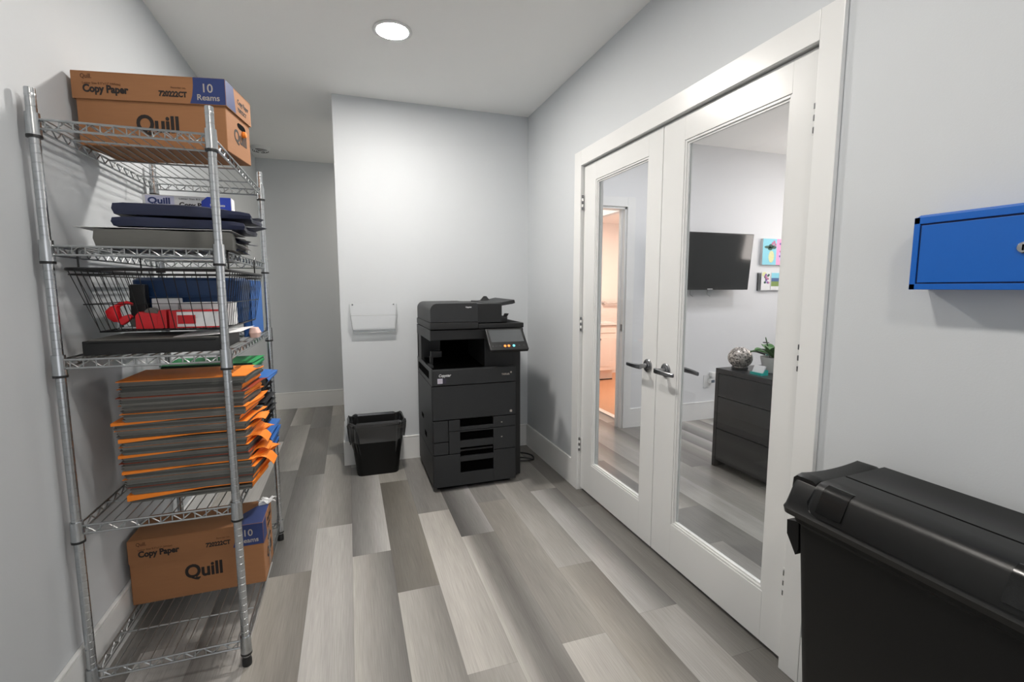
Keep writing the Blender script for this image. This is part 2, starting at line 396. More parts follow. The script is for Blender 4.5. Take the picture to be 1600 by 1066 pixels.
for a in ((XO+.03, XO+.08, WY0, WY0+.04, WZ0, WZ1), (XO+.03, XO+.08, WY1-.04, WY1, WZ0, WZ1), (XO+.03, XO+.08, WY0, WY1, WZ0, WZ0+.04), (XO+.03, XO+.08, WY0, WY1, WZ1-.04, WZ1)): m.box(*a, TRIM)
m.build('window_frame', win, smooth=0)
MB().box(XO+.05, XO+.056, WY0+.03, WY1-.03, WZ0+.03, WZ1-.03, SKYP).build('pane', win, smooth=0)
# vestibule and washroom beyond the office doorway
VX = 2.53
sbox('wall_vestibule_far', XR2, VX, 5.2, 5.3, 0, ZC, m=PAINT2)
w = MB(); w.box(VX, VX+.06, YO+.1, 4.0, 0, ZC, BATHW); w.box(VX, VX+.06, 4.9, 6.4, 0, ZC, BATHW); w.box(VX, VX+.06, 4.0, 4.9, 2.066, ZC, PAINT2)
struct(w.build('wall_washroom_left', smooth=0), 'wall with the washroom opening')
sbox('wall_washroom_back', VX, 4.4, 6.4, 6.5, 0, ZC, m=BATHW)
sbox('wall_washroom_right', 4.3, 4.4, YO+.1, 6.4, 0, ZC, m=BATHW)
sbox('ceiling_washroom', VX+.06, 4.3, YO+.1, 6.4, 2.28, 2.32, m=BATHW)
sbox('floor_washroom', VX+.02, 4.3, YO+.1, 6.4, -.01, .006, m=BATHF)
sbox('trim_threshold', VX-.03, VX+.03, 4.0, 4.9, .0, .012, m=VANW)

# baseboards
def base(name, segs):
    m = MB()
    for x0, x1, y0, y1 in segs:
        m.box(x0, x1, y0, y1, 0, BH-.012, TRIM); 
        dx, dy = (x1-x0), (y1-y0)
        m.box(x0, x1, y0, y1, BH-.012, BH, TRIM, .004, 2)
    struct(m.build(name, smooth=0))
T = .015
base('baseboard_left', [(XL, XL+T, YF, YFAR)])
base('baseboard_far', [(XL+T, XR, YFAR-T, YFAR)])
base('baseboard_back', [(XC-T, XR, YB-T, YB), (XC-T, XC, YB, YB2)])
base('baseboard_right', [(XR-T, XR, DL+.09, YB-T), (XR-T, XR, YF, DR-.076), (XR-T, XR, YB2, YFAR-T)])
base('baseboard_office', [(XR2, BX0-.085, YO-T, YO), (BX1+.08, XO, YO-T, YO)])
# door casing
def casing(name, x0, x1, wl, wr, wh):
    m = MB(); z = ZD
    m.box(x0, x1, DL, DL+wl, 0, z+wh, TRIM, .003); m.box(x0, x1, DR-wr, DR, 0, z+wh, TRIM, .003); m.box(x0, x1, DR, DL, z, z+wh, TRIM, .003)
    struct(m.build(name), 'white flat casing around the double doors')
casing('trim_1', XR-.017, XR, .09, .076, .09)
casing('trim_2', XR2, XR2+.017, .09, .09, .09)
m = MB()   # jamb lining with stop
m.box(XR, XR2, DL, DL+.019, 0, ZD+.019, TRIM); m.box(XR, XR2, DR-.019, DR, 0, ZD+.019, TRIM); m.box(XR, XR2, DR, DL, ZD+.0005, ZD+.019, TRIM)
m.box(XR+.055, XR+.075, DL-.012, DL, 0, ZD, TRIM); m.box(XR+.055, XR+.075, DR, DR+.012, 0, ZD, TRIM); m.box(XR+.055, XR+.075, DR, DL, ZD-.012, ZD, TRIM)
struct(m.build('trim_3', smooth=0), 'white jamb lining of the double doors')
m = MB(); cw = .085
m.box(BX0-cw, BX0, YO-.018, YO, 0, BZ+cw, TRIM, .003); m.box(BX1, BX1+cw-.005, YO-.018, YO, 0, BZ+cw, TRIM, .003); m.box(BX0, BX1, YO-.018, YO, BZ, BZ+cw, TRIM, .003)
m.box(BX0-.001, BX0+.018, YO, YO+.1, 0, BZ, TRIM); m.box(BX1-.018, BX1+.001, YO, YO+.1, 0, BZ, TRIM); m.box(BX0, BX1, YO, YO+.1, BZ-.018, BZ+.001, TRIM)
m.box(BX1-.03, BX1-.018, YO+.045, YO+.08, 0, BZ-.018, TRIM)
struct(m.build('trim_4'), 'white casing of the office doorway to the washroom')
tag(MB().box(BX1-.021, BX1-.0175, YO+.004, YO+.034, .92, .985, NICKEL, .001).build('strike_plate', None, (BX1, YO, .92)), 'small metal strike plate on the doorway jamb beside the washroom', 'strike plate')

# ------------------------------------------------------------------ double doors
def make_door(name, y0, y1, gy0, gy1, label, hinge_y, lever_dir, hy):
    d = thing(name, label, 'door', (XR+.01, (y0+y1)/2, .015)); d['kind'] = 'structure'
    x0, x1 = XR+.008, XR+.048; z0, z1 = .018, ZD-.005; gz0, gz1 = .212, 1.956
    f = MB()
    f.box(x0, x1, y0, gy0, z0, z1, DOORW, .0015); f.box(x0, x1, gy1, y1, z0, z1, DOORW, .0015)
    f.box(x0, x1, gy0, gy1, z0, gz0, DOORW, .0015); f.box(x0, x1, gy0, gy1, gz1, z1, DOORW, .0015)
    f.build('door_frame', d)
    b = MB()
    for s, xa, xb in ((0, x0+.004, x0+.014), (1, x0+.010, x0+.018), (0, x1-.014, x1-.004)):
        i0 = 0 if not s else .009; i1 = i0+(.010 if not s else .009)
        ya, yb, za, zb = gy0+i0, gy1-i0, gz0+i0, gz1-i0; t = i1-i0
        b.box(xa, xb, ya, ya+t, za, zb, DOORW, .001, 1); b.box(xa, xb, yb-t, yb, za, zb, DOORW, .001, 1)
        b.box(xa, xb, ya+t, yb-t, za, za+t, DOORW, .001, 1); b.box(xa, xb, ya+t, yb-t, zb-t, zb, DOORW, .001, 1)
    b.build('glazing_bead', d)
    MB().box(x0+.018, x0+.024, gy0+.002, gy1-.002, gz0+.002, gz1-.002, GLASS).build('glass_pane', d, smooth=0)
    for z in (.31, 1.095, 1.845):
        h = MB(); yy = hinge_y
        h.box(x0-.0015, x0+.001, yy-.003, yy+.018*(1 if lever_dir < 0 else -1), z-.045, z+.045, DOORW, .0005, 1) if lever_dir < 0 else h.box(x0-.0015, x0+.001, yy-.018, yy+.003, z-.045, z+.045, DOORW, .0005, 1)
        for k in range(5): h.lathe([(.006, 0), (.006, .0165)], DOORW if k % 2 else NICKEL, (x0-.012, yy, z-.045+k*.018), 12)
        h.build('hinge', d)
    # lever sets, both faces
    for side in (-1, 1):
        xf = x0 if side < 0 else x1
        hd = bpy.data.objects.new('door_handle', None); COL.objects.link(hd); hd.parent = d; hd.location = Vector((xf, hy, .937))-d.location
        Mr = Matrix.Rotation(side*PI/2, 4, 'Y')
        r = MB(); r.lathe([(.0335, 0), (.0335, .004), (.031, .007), (.026, .009), (.0235, .0095), (.0225, .012), (.012, .014)], NICKEL, (xf, hy, .937), 32, Mr)
        r.build('rosette', hd)
        l = MB(); l.lathe([(.0115, .008), (.0115, .05)], NICKEL, (xf, hy, .937), 18, Mr)
        xo = xf+side*.052; pts = []
        secs = []
        for t in (0, .12, .3, .6, .85, 1.0):
            yc = hy-lever_dir*.014+lever_dir*.128*t; hz = .0125*(1-.35*t); hx = .007*(1-.25*t); bow = side*(.006*math.sin(t*PI))-side*.004*t*t
            zc = .937-.004*t
            secs.append([(xo+bow+a*hx, yc, zc+bb*hz) for a, bb in ((-1, -.7), (-.6, -1), (.6, -1), (1, -.7), (1, .7), (.6, 1), (-.6, 1), (-1, .7))])
        l.loft(secs, NICKEL); l.build('lever', hd)
    return d
make_door('door_1', DM+.003, DL-.003, 2.04, 2.563, 'white glazed door leaf nearer the copier', DL-.005, 1, 1.995)
make_door('door_2', DR+.003, DM-.002, 1.25, 1.778, 'white glazed door leaf nearer the black bin', DR+.007, -1, 1.852)

# ------------------------------------------------------------------ ceiling fittings
def can_light(x, y, lampm, label, r=.082, zc=ZC):
    t = thing('ceiling_light', label, 'ceiling light', (x, y, zc), 'recessed ceiling lights')
    MB().lathe([(r, 0), (r+.018, -.002), (r+.02, -.006), (r+.012, -.009), (r, -.008)], TRIM, (x, y, zc), 40, cap=False).build('trim_ring', t)
    MB().lathe([(r+.004, -.004), (r, -.0075), (r*.5, -.009), (.0001, -.0095)], lampm, (x, y, zc), 40).build('lens', t)
    return t
can_light(.267, 2.70, LAMP, 'round recessed light glowing on the ceiling in front of the copier wall')
can_light(.30, 1.2, LAMP2, 'round recessed light on the ceiling above the shelf and black bin')
can_light(.30, -.5, LAMPH, 'round recessed light on the ceiling behind the viewer')
can_light(.75, 4.95, LAMPH, 'round recessed light on the passage ceiling behind the wall stub')
for i, (x, y, n) in enumerate(((2.3, 2.8, 'near the television'), (4.05, 2.6, 'near the office window'), (2.75, .8, 'at the far end of the dresser'), (4.05, .8, 'in the far corner of the office'))):
    can_light(x, y, LAMPO, 'recessed office ceiling light '+n)
can_light(3.5, 5.0, LAMPW, 'warm recessed light in the washroom ceiling', .09, 2.28)
can_light(2.05, 4.5, LAMPV, 'warm recessed light in the vestibule ceiling')
sd = thing('smoke_detector', 'round white slotted smoke detector on the passage ceiling', 'smoke detector', (-.745, 5.23, ZC))
MB().lathe([(.085, 0), (.085, -.012), (.075, -.03), (.05, -.04), (.0001, -.042)], TRIM, (-.745, 5.23, ZC), 36).build('cover', sd)
m = MB()
for rr_ in (.035, .052, .068):
    for a0 in (0, PI*2/3, PI*4/3):
        m.tube([(-.745+rr_*math.cos(a0+a), 5.23+rr_*math.sin(a0+a), ZC-.043+(rr_-.03)*.22) for a in [k*.16 for k in range(11)]], .003, BLKP, 6)
m.build('vent_slot', sd)

# ------------------------------------------------------------------ wire shelving
SX0, SX1, SY0, SY1 = -.826, -.3885, 1.765, 2.651
ZS = [1.80, 1.447, 1.11, .588, .094]; POST_H = 1.867
sh = thing('wire_shelving_unit', 'tall chrome wire shelving unit with five shelves against the left wall', 'shelving unit', ((SX0+SX1)/2, (SY0+SY1)/2, 0))
prof = []
z = .03
while z < POST_H-.008:
    prof += [(.0128, z), (.0128, z+.0225), (.0122, z+.0230), (.0122, z+.0248)]; z += .0254
prof.append((.0128, POST_H-.004))
for x in (SX0, SX1):
    for y in (SY0, SY1):
        p = MB().lathe(prof, CHROME, (x, y, 0), 20).build('post', sh)
        MB().lathe([(.015, 0), (.016, .004), (.016, .022), (.0138, .028), (.0138, .034)], BLKP, (x, y, 0), 20).build('leveling_foot', p)
        MB().lathe([(.0132, POST_H-.005), (.0132, POST_H), (.012, POST_H+.003), (.0001, POST_H+.004)], CHROME, (x, y, 0), 20).build('post_cap', p)
for zi in ZS:
    lo = zi-.0255; s = MB(); g = .016
    def truss(a, b, n, off):
        a, b, off = Vector(a), Vector(b), Vector(off)
        for z_ in (zi, lo): s.tube([(a.x, a.y, z_), (b.x, b.y, z_)], .0034, WIRE, 6)
        pts = []
        for k in range(n*8+1):
            t = k/(n*8); q = a.lerp(b, t)+off*.0035; ph = (t*n) % 1; tri = abs(2*ph-1)
            pts.append((q.x, q.y, lo+.001+(zi-lo-.002)*tri))
        s.tube(pts, .0022, WIRE, 5)
    truss((SX0+g, SY0, 0), (SX1-g, SY0, 0), 7, (0, 1, 0)); truss((SX0+g, SY1, 0), (SX1-g, SY1, 0), 7, (0, -1, 0))
    truss((SX0, SY0+g, 0), (SX0, SY1-g, 0), 14, (1, 0, 0)); truss((SX1, SY0+g, 0), (SX1, SY1-g, 0), 14, (-1, 0, 0))
    for k in range(13):
        x = SX0+.026+(SX1-SX0-.052)*k/12
        s.tube([(x, SY0, lo+.004), (x, SY0+.002, zi-.0005), (x, SY1-.002, zi-.0005), (x, SY1, lo+.004)], .0019, WIRE, 5)
    for y in (SY0+.19, SY0+.443, SY1-.19):
        s.tube([(SX0, y, zi-.0050), (SX1, y, zi-.0050)], .0032, WIRE, 6)
    for x in (SX0, SX1):
        for y in (SY0, SY1):
            s.lathe([(.0135, zi-.046), (.0180, zi-.046), (.0168, zi+.016), (.0135, zi+.016)], CHROME, (x, y, 0), 22)
    so = s.build('shelf', sh)
    for x in (SX0, SX1):
        for y in (SY0, SY1):
            MB().lathe([(.0132, zi-.052), (.0184, zi-.052), (.0187, zi-.046), (.0182, zi-.0445), (.0132, zi-.0445)], BLKP, (x, y, 0), 20, cap=False).build('collar_clip', so)

# ------------------------------------------------------------------ copy paper cartons
def carton(label, loc, rot, L, D, Hh, lid_h, lid_gap):
    t = thing('paper_carton', label, 'cardboard box', (0, 0, 0), 'copy paper cartons on the wire shelf')
    i = lid_gap
    b = MB(); b.box(i, L-i, i, D-i, 0, Hh-.012, CARD, .002, 1)
    fr = facing((L*.385, i-.0006, (Hh-lid_h)*(.36 if lid_gap > .003 else .44)), (1, 0, 0), (0, 0, 1))
    b.text('Quill', .076, fr, INK, .0024, width=L*.28)
    b.text('Quill', .06, facing((L-i+.0006, D*.30, (Hh-lid_h)*.38), (0, 1, 0), (0, 0, 1)), INK, .0015, width=D*.5)
    b.text('Quill', .06, facing((i-.0006, D*.72, (Hh-lid_h)*.38), (0, -1, 0), (0, 0, 1)), INK, .0015, width=D*.5)
    body = b.build('box_body', t)
    hh = MB(); Mh = facing((L-i+.0002, D*.62, (Hh-lid_h)*.80), (0, 1, 0), (0, 0, 1))
    hh.prism([(.026*math.cos(a)+(.012 if math.cos(a) > 0 else -.012), .011*math.sin(a)) for a in [k*PI/10 for k in range(20)]], .0006, HOLE, Mh)
    hh.build('hand_hole', body)
    l = MB(); z0 = Hh-lid_h
    l.box(0, L, 0, D, Hh-.004, Hh, CARD, .001, 1)
    for a in ((0, L, 0, .003), (0, L, D-.003, D), (0, .003, .003, D-.003), (L-.003, L, .003, D-.003)): l.box(*a, z0, Hh-.004, CARD)
    fz = lambda x, z: facing((x, -.0005, z0+z*lid_h), (1, 0, 0), (0, 0, 1))
    l.text('Copy Paper', .033, fz(L*.07, .25), INK, .0014, width=L*.29)
    l.text('Letter Size 8.5"x11" (White)', .010, fz(L*.07, .53), INKBR, width=L*.24)
    l.text('Quill.', .020, fz(L*.06, .74), INKBR, .0003, width=L*.07)
    l.text('720222CT', .024, fz(L*.555, .24), INK, .0011, width=L*.185)
    l.text('Reorder no.', .009, fz(L*.635, .54), INKBR, width=L*.10)
    l.prism([(L*.758, .02*lid_h), (L*.775, .3*lid_h), (L*.785, .7*lid_h), (L*.785, .99*lid_h), (L-.001, .99*lid_h), (L-.001, .02*lid_h)], .0004, NAVYINK, facing((0, 0, z0), (1, 0, 0), (0, 0, 1)))
    fz2 = lambda x, z: facing((x, -.0010, z0+z*lid_h), (1, 0, 0), (0, 0, 1))
    l.text('10', .040, fz2(L*.835, .46), GREYINK, .0003, width=L*.065)
    l.text('Reams', .027, fz2(L*.805, .16), GREYINK, .0003, width=L*.15)
    # printed band over the lid's top and its end panel
    l.prism([(L*.785, .001), (L*.785, D*.2), (L*.80, D*.45), (L*.9, D*.75), (L*.93, D-.001), (L-.001, D-.001), (L-.001, .001)], .0005, NAVYINK, Matrix.Translation((0, 0, Hh)))
    l.prism([(.001, .02*lid_h), (.001, .99*lid_h), (D*.3, .99*lid_h), (D*.36, .02*lid_h)], .0005, NAVYINK, facing((L, 0, z0), (0, 1, 0), (0, 0, 1)))
    l.text('Copy Paper', .024, facing((L+.0006, D*.44, z0+lid_h*.5), (0, 1, 0), (0, 0, 1)), INK, .0006, width=D*.45)
    l.text('720222CT', .018, facing((L+.0006, D*.44, z0+lid_h*.2), (0, 1, 0), (0, 0, 1)), INK, .0005, width=D*.35)
    l.build('lid', t)
    t.location = loc; t.rotation_euler = (0, 0, rot)
    return t
b1 = carton('kraft copy paper carton with raised lid on the top wire shelf', (-.8435, 2.040, 1.8035), -.173, .4727, .226, .238, .088, .006)
tp = MB(); tp.lathe([(.0001, 0), (.010, .002), (.012, .008), (.009, .016), (.0001, .018)], ORANGE, (0, 0, 0), 14, Matrix.Rotation(PI/2, 4, 'Y'))
k = tp.build('seal_tab', None); k.parent = b1; k.location = (.463, .15, .098); k['label'] = 'small orange seal tab'
b2 = carton('kraft copy paper carton with torn lid corner on the bottom wire shelf', (-.838, 2.10, .0985), .0097, .466, .229, .262, .092, .0015)
tp = MB()
tp.grid(lambda u, v: (u*.06+.01*math.sin(v*9), v*.05, .004+.016*math.sin(u*5+v*4)**2), 8, 6, WHITEP, .0006)
tp.prism([(0, 0), (.034, .008), (.05, .03), (.03, .045), (.004, .03)], .012, WHITEP)
k = tp.build('torn_tape', None); k.parent = b2; k.location = (.425, .17, .2625); k['label'] = 'torn white packing tape'
tp = MB()
def tape(u, v): return (0+.002*math.sin(v*30)*math.sin(u*9), (u-.5)*.05, v*.16)
tp.grid(tape, 6, 20, ACRYL, .0006)
k = tp.build('clear_tape', None); k.parent = b2; k.location = (.4685, .115, .02); k['label'] = 'wrinkled clear packing tape'

# ------------------------------------------------------------------ second shelf: envelopes and ream
def slab_env(name, label, cat, x0, x1, y0, y1, z, h, m, group, droop=.0, seed=1, flap=.03, edge=None, rnd=True):
    t = thing(name, label, cat, ((x0+x1)/2, (y0+y1)/2, z), group); q = random.Random(seed)
    a, b_ = q.uniform(0, 6), q.uniform(0, 6); nx, ny = 14, 8
    def top(u, v):
        e = min(1, 4*min(u, 1-u), 4*min(v, 1-v)+.35)
        return (x0+(x1-x0)*u+.006*math.sin(v*7+a), y0+(y1-y0)*v+.003*math.sin(u*9+b_), z+h*((.72+.28*e) if rnd else (.93+.07*e))-droop*u*u+.0015*math.sin(u*11+a)*math.sin(v*5+b_))
    def bot(u, v):
        p = top(u, v); return (p[0]+.002, p[1]+.002, z+.0005)
    mb = MB()
    ring = lambda fn: [fn(u/nx, 0) for u in range(nx+1)]+[fn(1, v/ny) for v in range(1, ny+1)]+[fn(1-u/nx, 1) for u in range(1, nx+1)]+[fn(0, 1-v/ny) for v in range(1, ny)]
    A, Bt = ring(bot), ring(top)
    mid = [tuple((p*.5+q_*.5) for p, q_ in zip(i, j)) for i, j in zip(A, Bt)]
    mid = [(p[0]+(.004 if p[0] > (x0+x1)/2 else -.004), p[1]-.0035 if p[1] < (y0+y1)/2 else p[1]+.003, p[2]) for p in mid]
    mb.loft([A, mid, Bt], m, True, False); mb.grid(top, nx, ny, m)
    mb.build('envelope_body', t)
    if flap:
        f = MB()
        f.grid(lambda u, v: (x1-.004+flap*u*(.35+.65*v), y0+.03+(y1-y0-.04)*v, z+h*.55-.010*u*math.sin(2+v*3)-droop+.006*u), 5, 8, edge or m, .0008)
        f.build('flap', t)
    return t
E2 = 'envelopes piled on the second wire shelf'; z2 = ZS[1]+.004
eb = slab_env('envelope_bundle', 'thick grey envelope bundle under the white sheet on the second shelf', 'envelopes', -.745, -.372, 1.842, 2.09, z2, .061, GREYP, None, 0, 1, .03, NAVY, False)
for k in range(3):
    MB().grid(lambda u, v: (-.376+(.026+.014*k)*u*(.5+.5*v), 1.90+.17*v, z2+.010+.017*k+.006*math.sin(v*4+k)-.008*u), 5, 8, NAVY if k != 1 else WHITEP, .0008).build('divider', eb)
tag(MB().grid(lambda u, v: (-.795+.43*u, 1.845+.24*v, z2+.0632+.003*u), 6, 4, WHITEP, .0012).build('paper_sheet', None, (-.6, 1.95, z2+.063)), 'loose white sheet sticking out left under the navy envelopes', 'paper')
slab_env('navy_envelope', 'lower navy padded envelope lying on the white sheet', 'envelope', -.70, -.335, 1.848, 2.085, z2+.069, .036, NAVY, E2, .004, 3, .05)
slab_env('navy_envelope', 'topmost navy padded envelope of the pile on the second shelf', 'envelope', -.698, -.315, 1.852, 2.08, z2+.1062, .045, NAVY, E2, .014, 4, .02)
for j, (zz, lab) in enumerate(((z2+.012, 'low'), (z2+.05, 'mid'))): pass
rm = thing('paper_ream', 'white and blue ream of copy paper standing upright behind the navy envelopes', 'paper ream', (-.555, 2.14, z2))
q = MB(); q.box(-.70, -.412, 2.12, 2.172, z2, z2+.216, WHITEP, .004)
fq = lambda x, z: facing((x, 2.1192, z2+z), (1, 0, 0), (0, 0, 1))
q.prism([(0, 0), (.09, 0), (.09, .034), (-.0, .034)], .0005, mat('pale_lilac_print', '#c4c6dd', .6), fq(-.69, .178))
q.text('Quill', .030, facing((-.683, 2.1183, z2+.184), (1, 0, 0), (0, 0, 1)), NAVYINK, .0012, width=.07)
q.text('Copy Paper', .022, fq(-.585, .176), INK, .0008, width=.115)
q.text('Letter Size 8.5 x 11', .008, fq(-.585, .202), INK, 0, width=.09)
q.prism([(0, 0), (.098, 0), (.098, .048), (.02, .048), (0, .03)], .0006, mat('blue_print', '#2743b4', .5), fq(-.513, .168))
q.text('500 sheets', .012, facing((-.485, 2.1182, z2+.182), (1, 0, 0), (0, 0, 1)), WHITEP, .0003, width=.05)
q.build('wrapped_pack', rm)

# ------------------------------------------------------------------ under-shelf basket
bk = thing('wire_basket', 'black wire basket hanging under the second shelf', 'basket', (-.6, 2.13, 1.19))
tx0, tx1, ty0, ty1, tz = -.808, -.372, 1.79, 2.46, 1.382
bx0, bx1, by0, by1, bz = -.752, -.402, 1.85, 2.40, 1.186
m = MB()
m.tube([p for p in rrect((tx1-tx0)/2, (ty1-ty0)/2, .03, tz, (tx0+tx1)/2, (ty0+ty1)/2, 4)], .0052, BLKWIRE, 8, True)
m.tube([p for p in rrect((tx1-tx0)/2-.004, (ty1-ty0)/2-.004, .03, tz-.016, (tx0+tx1)/2, (ty0+ty1)/2, 4)], .003, BLKWIRE, 6, True)
m.build('rim', bk)
m = MB()
lerp = lambda a, b, t: a+(b-a)*t
for k in range(13):
    t = k/12; xt, xb = lerp(tx0+.03, tx1-.03, t), lerp(bx0, bx1, t)
    m.tube([(xt, ty0, tz), (xb, by0, bz), (xb, by1, bz), (xt, ty1, tz)], .0014, BLKWIRE, 5)
for k in range(17):
    t = k/16; yt, yb_ = lerp(ty0+.03, ty1-.03, t), lerp(by0, by1, t)
    m.tube([(tx0, yt, tz), (bx0, yb_, bz), (bx1, yb_, bz), (tx1, yt, tz)], .0014, BLKWIRE, 5)
for t in (.45,):
    x0, x1, y0, y1, z_ = lerp(bx0, tx0, t), lerp(bx1, tx1, t), lerp(by0, ty0, t), lerp(by1, ty1, t), lerp(bz, tz, t)
    m.tube([(x0, y0, z_), (x1, y0, z_), (x1, y1, z_), (x0, y1, z_)], .0018, BLKWIRE, 5, True)
m.tube([(bx0, by0, bz), (bx1, by0, bz), (bx1, by1, bz), (bx0, by1, bz)], .003, BLKWIRE, 6, True)
m.build('grid', bk)
for x, y in ((tx0+.012, 1.86), (tx1-.012, 1.86), (tx0+.012, 2.34), (tx1-.012, 2.34)):
    MB().tube([(x, y, tz), (x, y, 1.444), (x+.0, y+.012, 1.4545), (x, y+.024, 1.449)], .0028, BLKWIRE, 6).build('hanger', bk)
bf = bz+.002
# red tape gun
t = thing('tape_gun', 'red tape gun with metal jaw at the left end of the black wire basket', 'tape gun', (-.70, 1.95, bf))
m = MB()
m.loft([rrect(.010, .014, .006, 1.212, -.722, 1.94), rrect(.017, .018, .008, 1.226, -.730, 1.94), rrect(.017, .018, .008, 1.248, -.734, 1.94), rrect(.011, .016, .006, 1.262, -.727, 1.94), rrect(.005, .012, .003, 1.270, -.715, 1.94)], RED)
m.tube([(-.730, 1.94, 1.258), (-.712, 1.94, 1.270), (-.692, 1.94, 1.276), (-.676, 1.94, 1.270)], [.007, .007, .006, .004], RED, 10)
m.tube([(-.742, 1.94, 1.240), (-.752, 1.94, 1.234)], [.007, .003], RED, 8)
m.build('gun_body', t)
tg = MB().loft([rrect(.012, .014, .005, 0, 0, 0), rrect(.013, .014, .005, .030, .004, 0), rrect(.007, .010, .004, .048, .006, 0)], RED).build('trigger', t, origin=(0, 0, 0))
tg.location = Vector((-.712, 1.935, 1.208))-t.location; tg.rotation_euler = (0, .75, 0); tg.scale = (.9, .9, .8); t.location.x -= .016
m = MB(); m.box(-.735, -.67, 1.925, 1.955, bf, bf+.006, CHROME, .001); m.box(-.735, -.729, 1.925, 1.955, bf, bf+.03, CHROME); m.box(-.675, -.670, 1.925, 1.955, bf, bf+.034, GREYP2)
m.lathe([(.014, -.014), (.014, .014)], GREYP2, (-.685, 1.94, bf+.02), 16, Matrix.Rotation(PI/2, 4, 'X')); m.build('metal_frame', t)
# red holders
def red_holder(label, x0, x1, y0, y1, z0, z1, white):
    t = thing('tape_dispenser', label, 'tape dispenser', ((x0+x1)/2, (y0+y1)/2, z0), 'red tape dispensers in the basket')
    m = MB(); w_ = x1-x0
    m.prism([(0, 0), (w_, 0), (w_, z1-z0), (w_*.80, z1-z0), (w_*.74, (z1-z0)*.80), (w_*.55, (z1-z0)*.84), (w_*.36, (z1-z0)*.86), (w_*.12, (z1-z0)*.92), (0, (z1-z0)*.7)], y1-y0, RED, facing((x0, y1, z0), (1, 0, 0), (0, 0, 1)))
    m.build('dispenser_body', t)
    m = MB(); m.box(x0+w_*.70, x0+w_*.72, y0-.002, y0+.004, z0+.015, z1-.02, RED); m.box(x1-.006, x1+.003, y0-.002, y1, z0, z1+.001, RED, .001); m.build('end_plate', t)
    m = MB(); m.lathe([(.020, -.012), (.020, .012)], white, (x0+w_*.48, (y0+y1)/2, z1-.012), 22, Matrix.Rotation(PI/2, 4, 'X')); m.build('tape_roll', t)
red_holder('plain red tape dispenser in the middle of the black wire basket', -.680, -.594, 1.915, 1.965, bf, bf+.062, GREYP)
t = thing('label_box', 'red and white carton beside the plain red dispenser in the basket', 'box', (-.50, 1.94, bf))
m = MB(); m.box(-.580, -.42, 1.91, 1.965, bf, bf+.060, WHITEP, .001); m.build('carton_body', t)
m = MB(); m.box(-.582, -.560, 1.908, 1.967, bf, bf+.060, RED); m.box(-.56, -.418, 1.9085, 1.967, bf+.056, bf+.0612, RED); m.box(-.56, -.418, 1.9085, 1.912, bf, bf+.004, RED)
m.box(-.558, -.505, 1.9088, 1.912, bf+.014, bf+.044, RED); m.build('red_print', t)
tag(MB().box(-.665, -.585, 2.02, 2.075, bf, bf+.10, WHITEP, .003).build('white_box', None, (-.62, 2.05, bf)), 'upright white box behind the plain red dispenser in the basket', 'box', 'white boxes in the basket')
tag(MB().box(-.575, -.405, 2.0, 2.06, bf, bf+.085, WHITEP, .003).build('white_box', None, (-.5, 2.03, bf)), 'long white box behind the red and white carton in the basket', 'box', 'white boxes in the basket')
t = thing('storage_bin', 'navy plastic bin lying in the back of the black wire basket', 'bin', (-.58, 2.2, bf))
m = MB(); m.loft([rrect(.17, .09, .03, bf, -.578, 2.22), rrect(.178, .105, .03, bf+.12, -.578, 2.22), rrect(.180, .107, .03, bf+.165, -.578, 2.22), rrect(.165, .095, .03, bf+.176, -.578, 2.22)], BLUEBIN); m.build('bin_body', t)
MB().box(-.74, -.416, 2.105, 2.112, bf+.10, bf+.106, BLUEBIN, .002).build('rib', t)
tag(MB().box(-.745, -.695, 2.06, 2.10, bf, bf+.15, BLKP, .006).build('black_case', None, (-.72, 2.08, bf)), 'narrow black case standing left of the navy bin in the basket', 'case')
# things on third shelf, below the basket
z3 = ZS[2]+.0032
t = thing('document_tray', 'flat black document tray on the third wire shelf', 'tray', (-.6, 2.0, z3))
m = MB(); m.box(-.795, -.415, 1.83, 2.12, z3, z3+.006, BLKP, .002); m.box(-.795, -.415, 1.83, 1.836, z3+.004, z3+.045, BLKP, .002); m.box(-.795, -.789, 1.836, 2.12, z3+.004, z3+.045, BLKP); m.box(-.421, -.415, 1.836, 2.12, z3+.004, z3+.045, BLKP); m.box(-.789, -.421, 2.114, 2.12, z3+.004, z3+.045, BLKP)
m.build('tray_body', t)
MB().tube([(-.78, 1.829, z3+.042), (-.43, 1.829, z3+.042)], .004, BLKP, 8).build('front_lip', t)
tag(MB().box(-.784, -.426, 1.842, 2.11, z3+.0065, z3+.048, GREYP, .002).build('paper_stack', None, (-.6, 1.97, z3+.006)), 'grey edged stack of paper filling the black tray', 'paper')
tag(MB().grid(lambda u, v: (-.56+.20*u, 1.86+.26*v, z3+.0495+.012*u*u), 5, 5, WHITEP, .001).build('leaflet', None, (-.46, 2.0, z3+.05)), 'loose white leaflet lying on the black tray', 'paper')
m = MB(); m.loft([rrect(.016, .03, .008, 0, -.375, 2.22), rrect(.020, .034, .010, .02, -.375, 2.22), rrect(.014, .026, .010, .042, -.378, 2.22)], mat('pale_pink_foam', '#d9b9b0', .8)); 
tag(m.build('foam_block', None, (-.375, 2.22, 0)), 'pale pink foam block beside the blue binder on the third shelf', 'foam block').location = (-.39, 2.30, z3)
t = thing('ring_binder', 'upright blue ring binder at the back right of the third shelf', 'binder', (-.43, 2.5, z3))
m = MB(); m.box(-.436, -.402, 2.32, 2.325, z3, z3+.245, BLUEF, .001); m.box(-.436, -.432, 2.32, 2.60, z3, z3+.245, BLUEF, .001); m.box(-.406, -.402, 2.32, 2.60, z3, z3+.245, BLUEF, .001); m.build('binder_cover', t)
MB().box(-.431, -.407, 2.33, 2.58, z3+.004, z3+.235, WHITEP).build('pages', t)

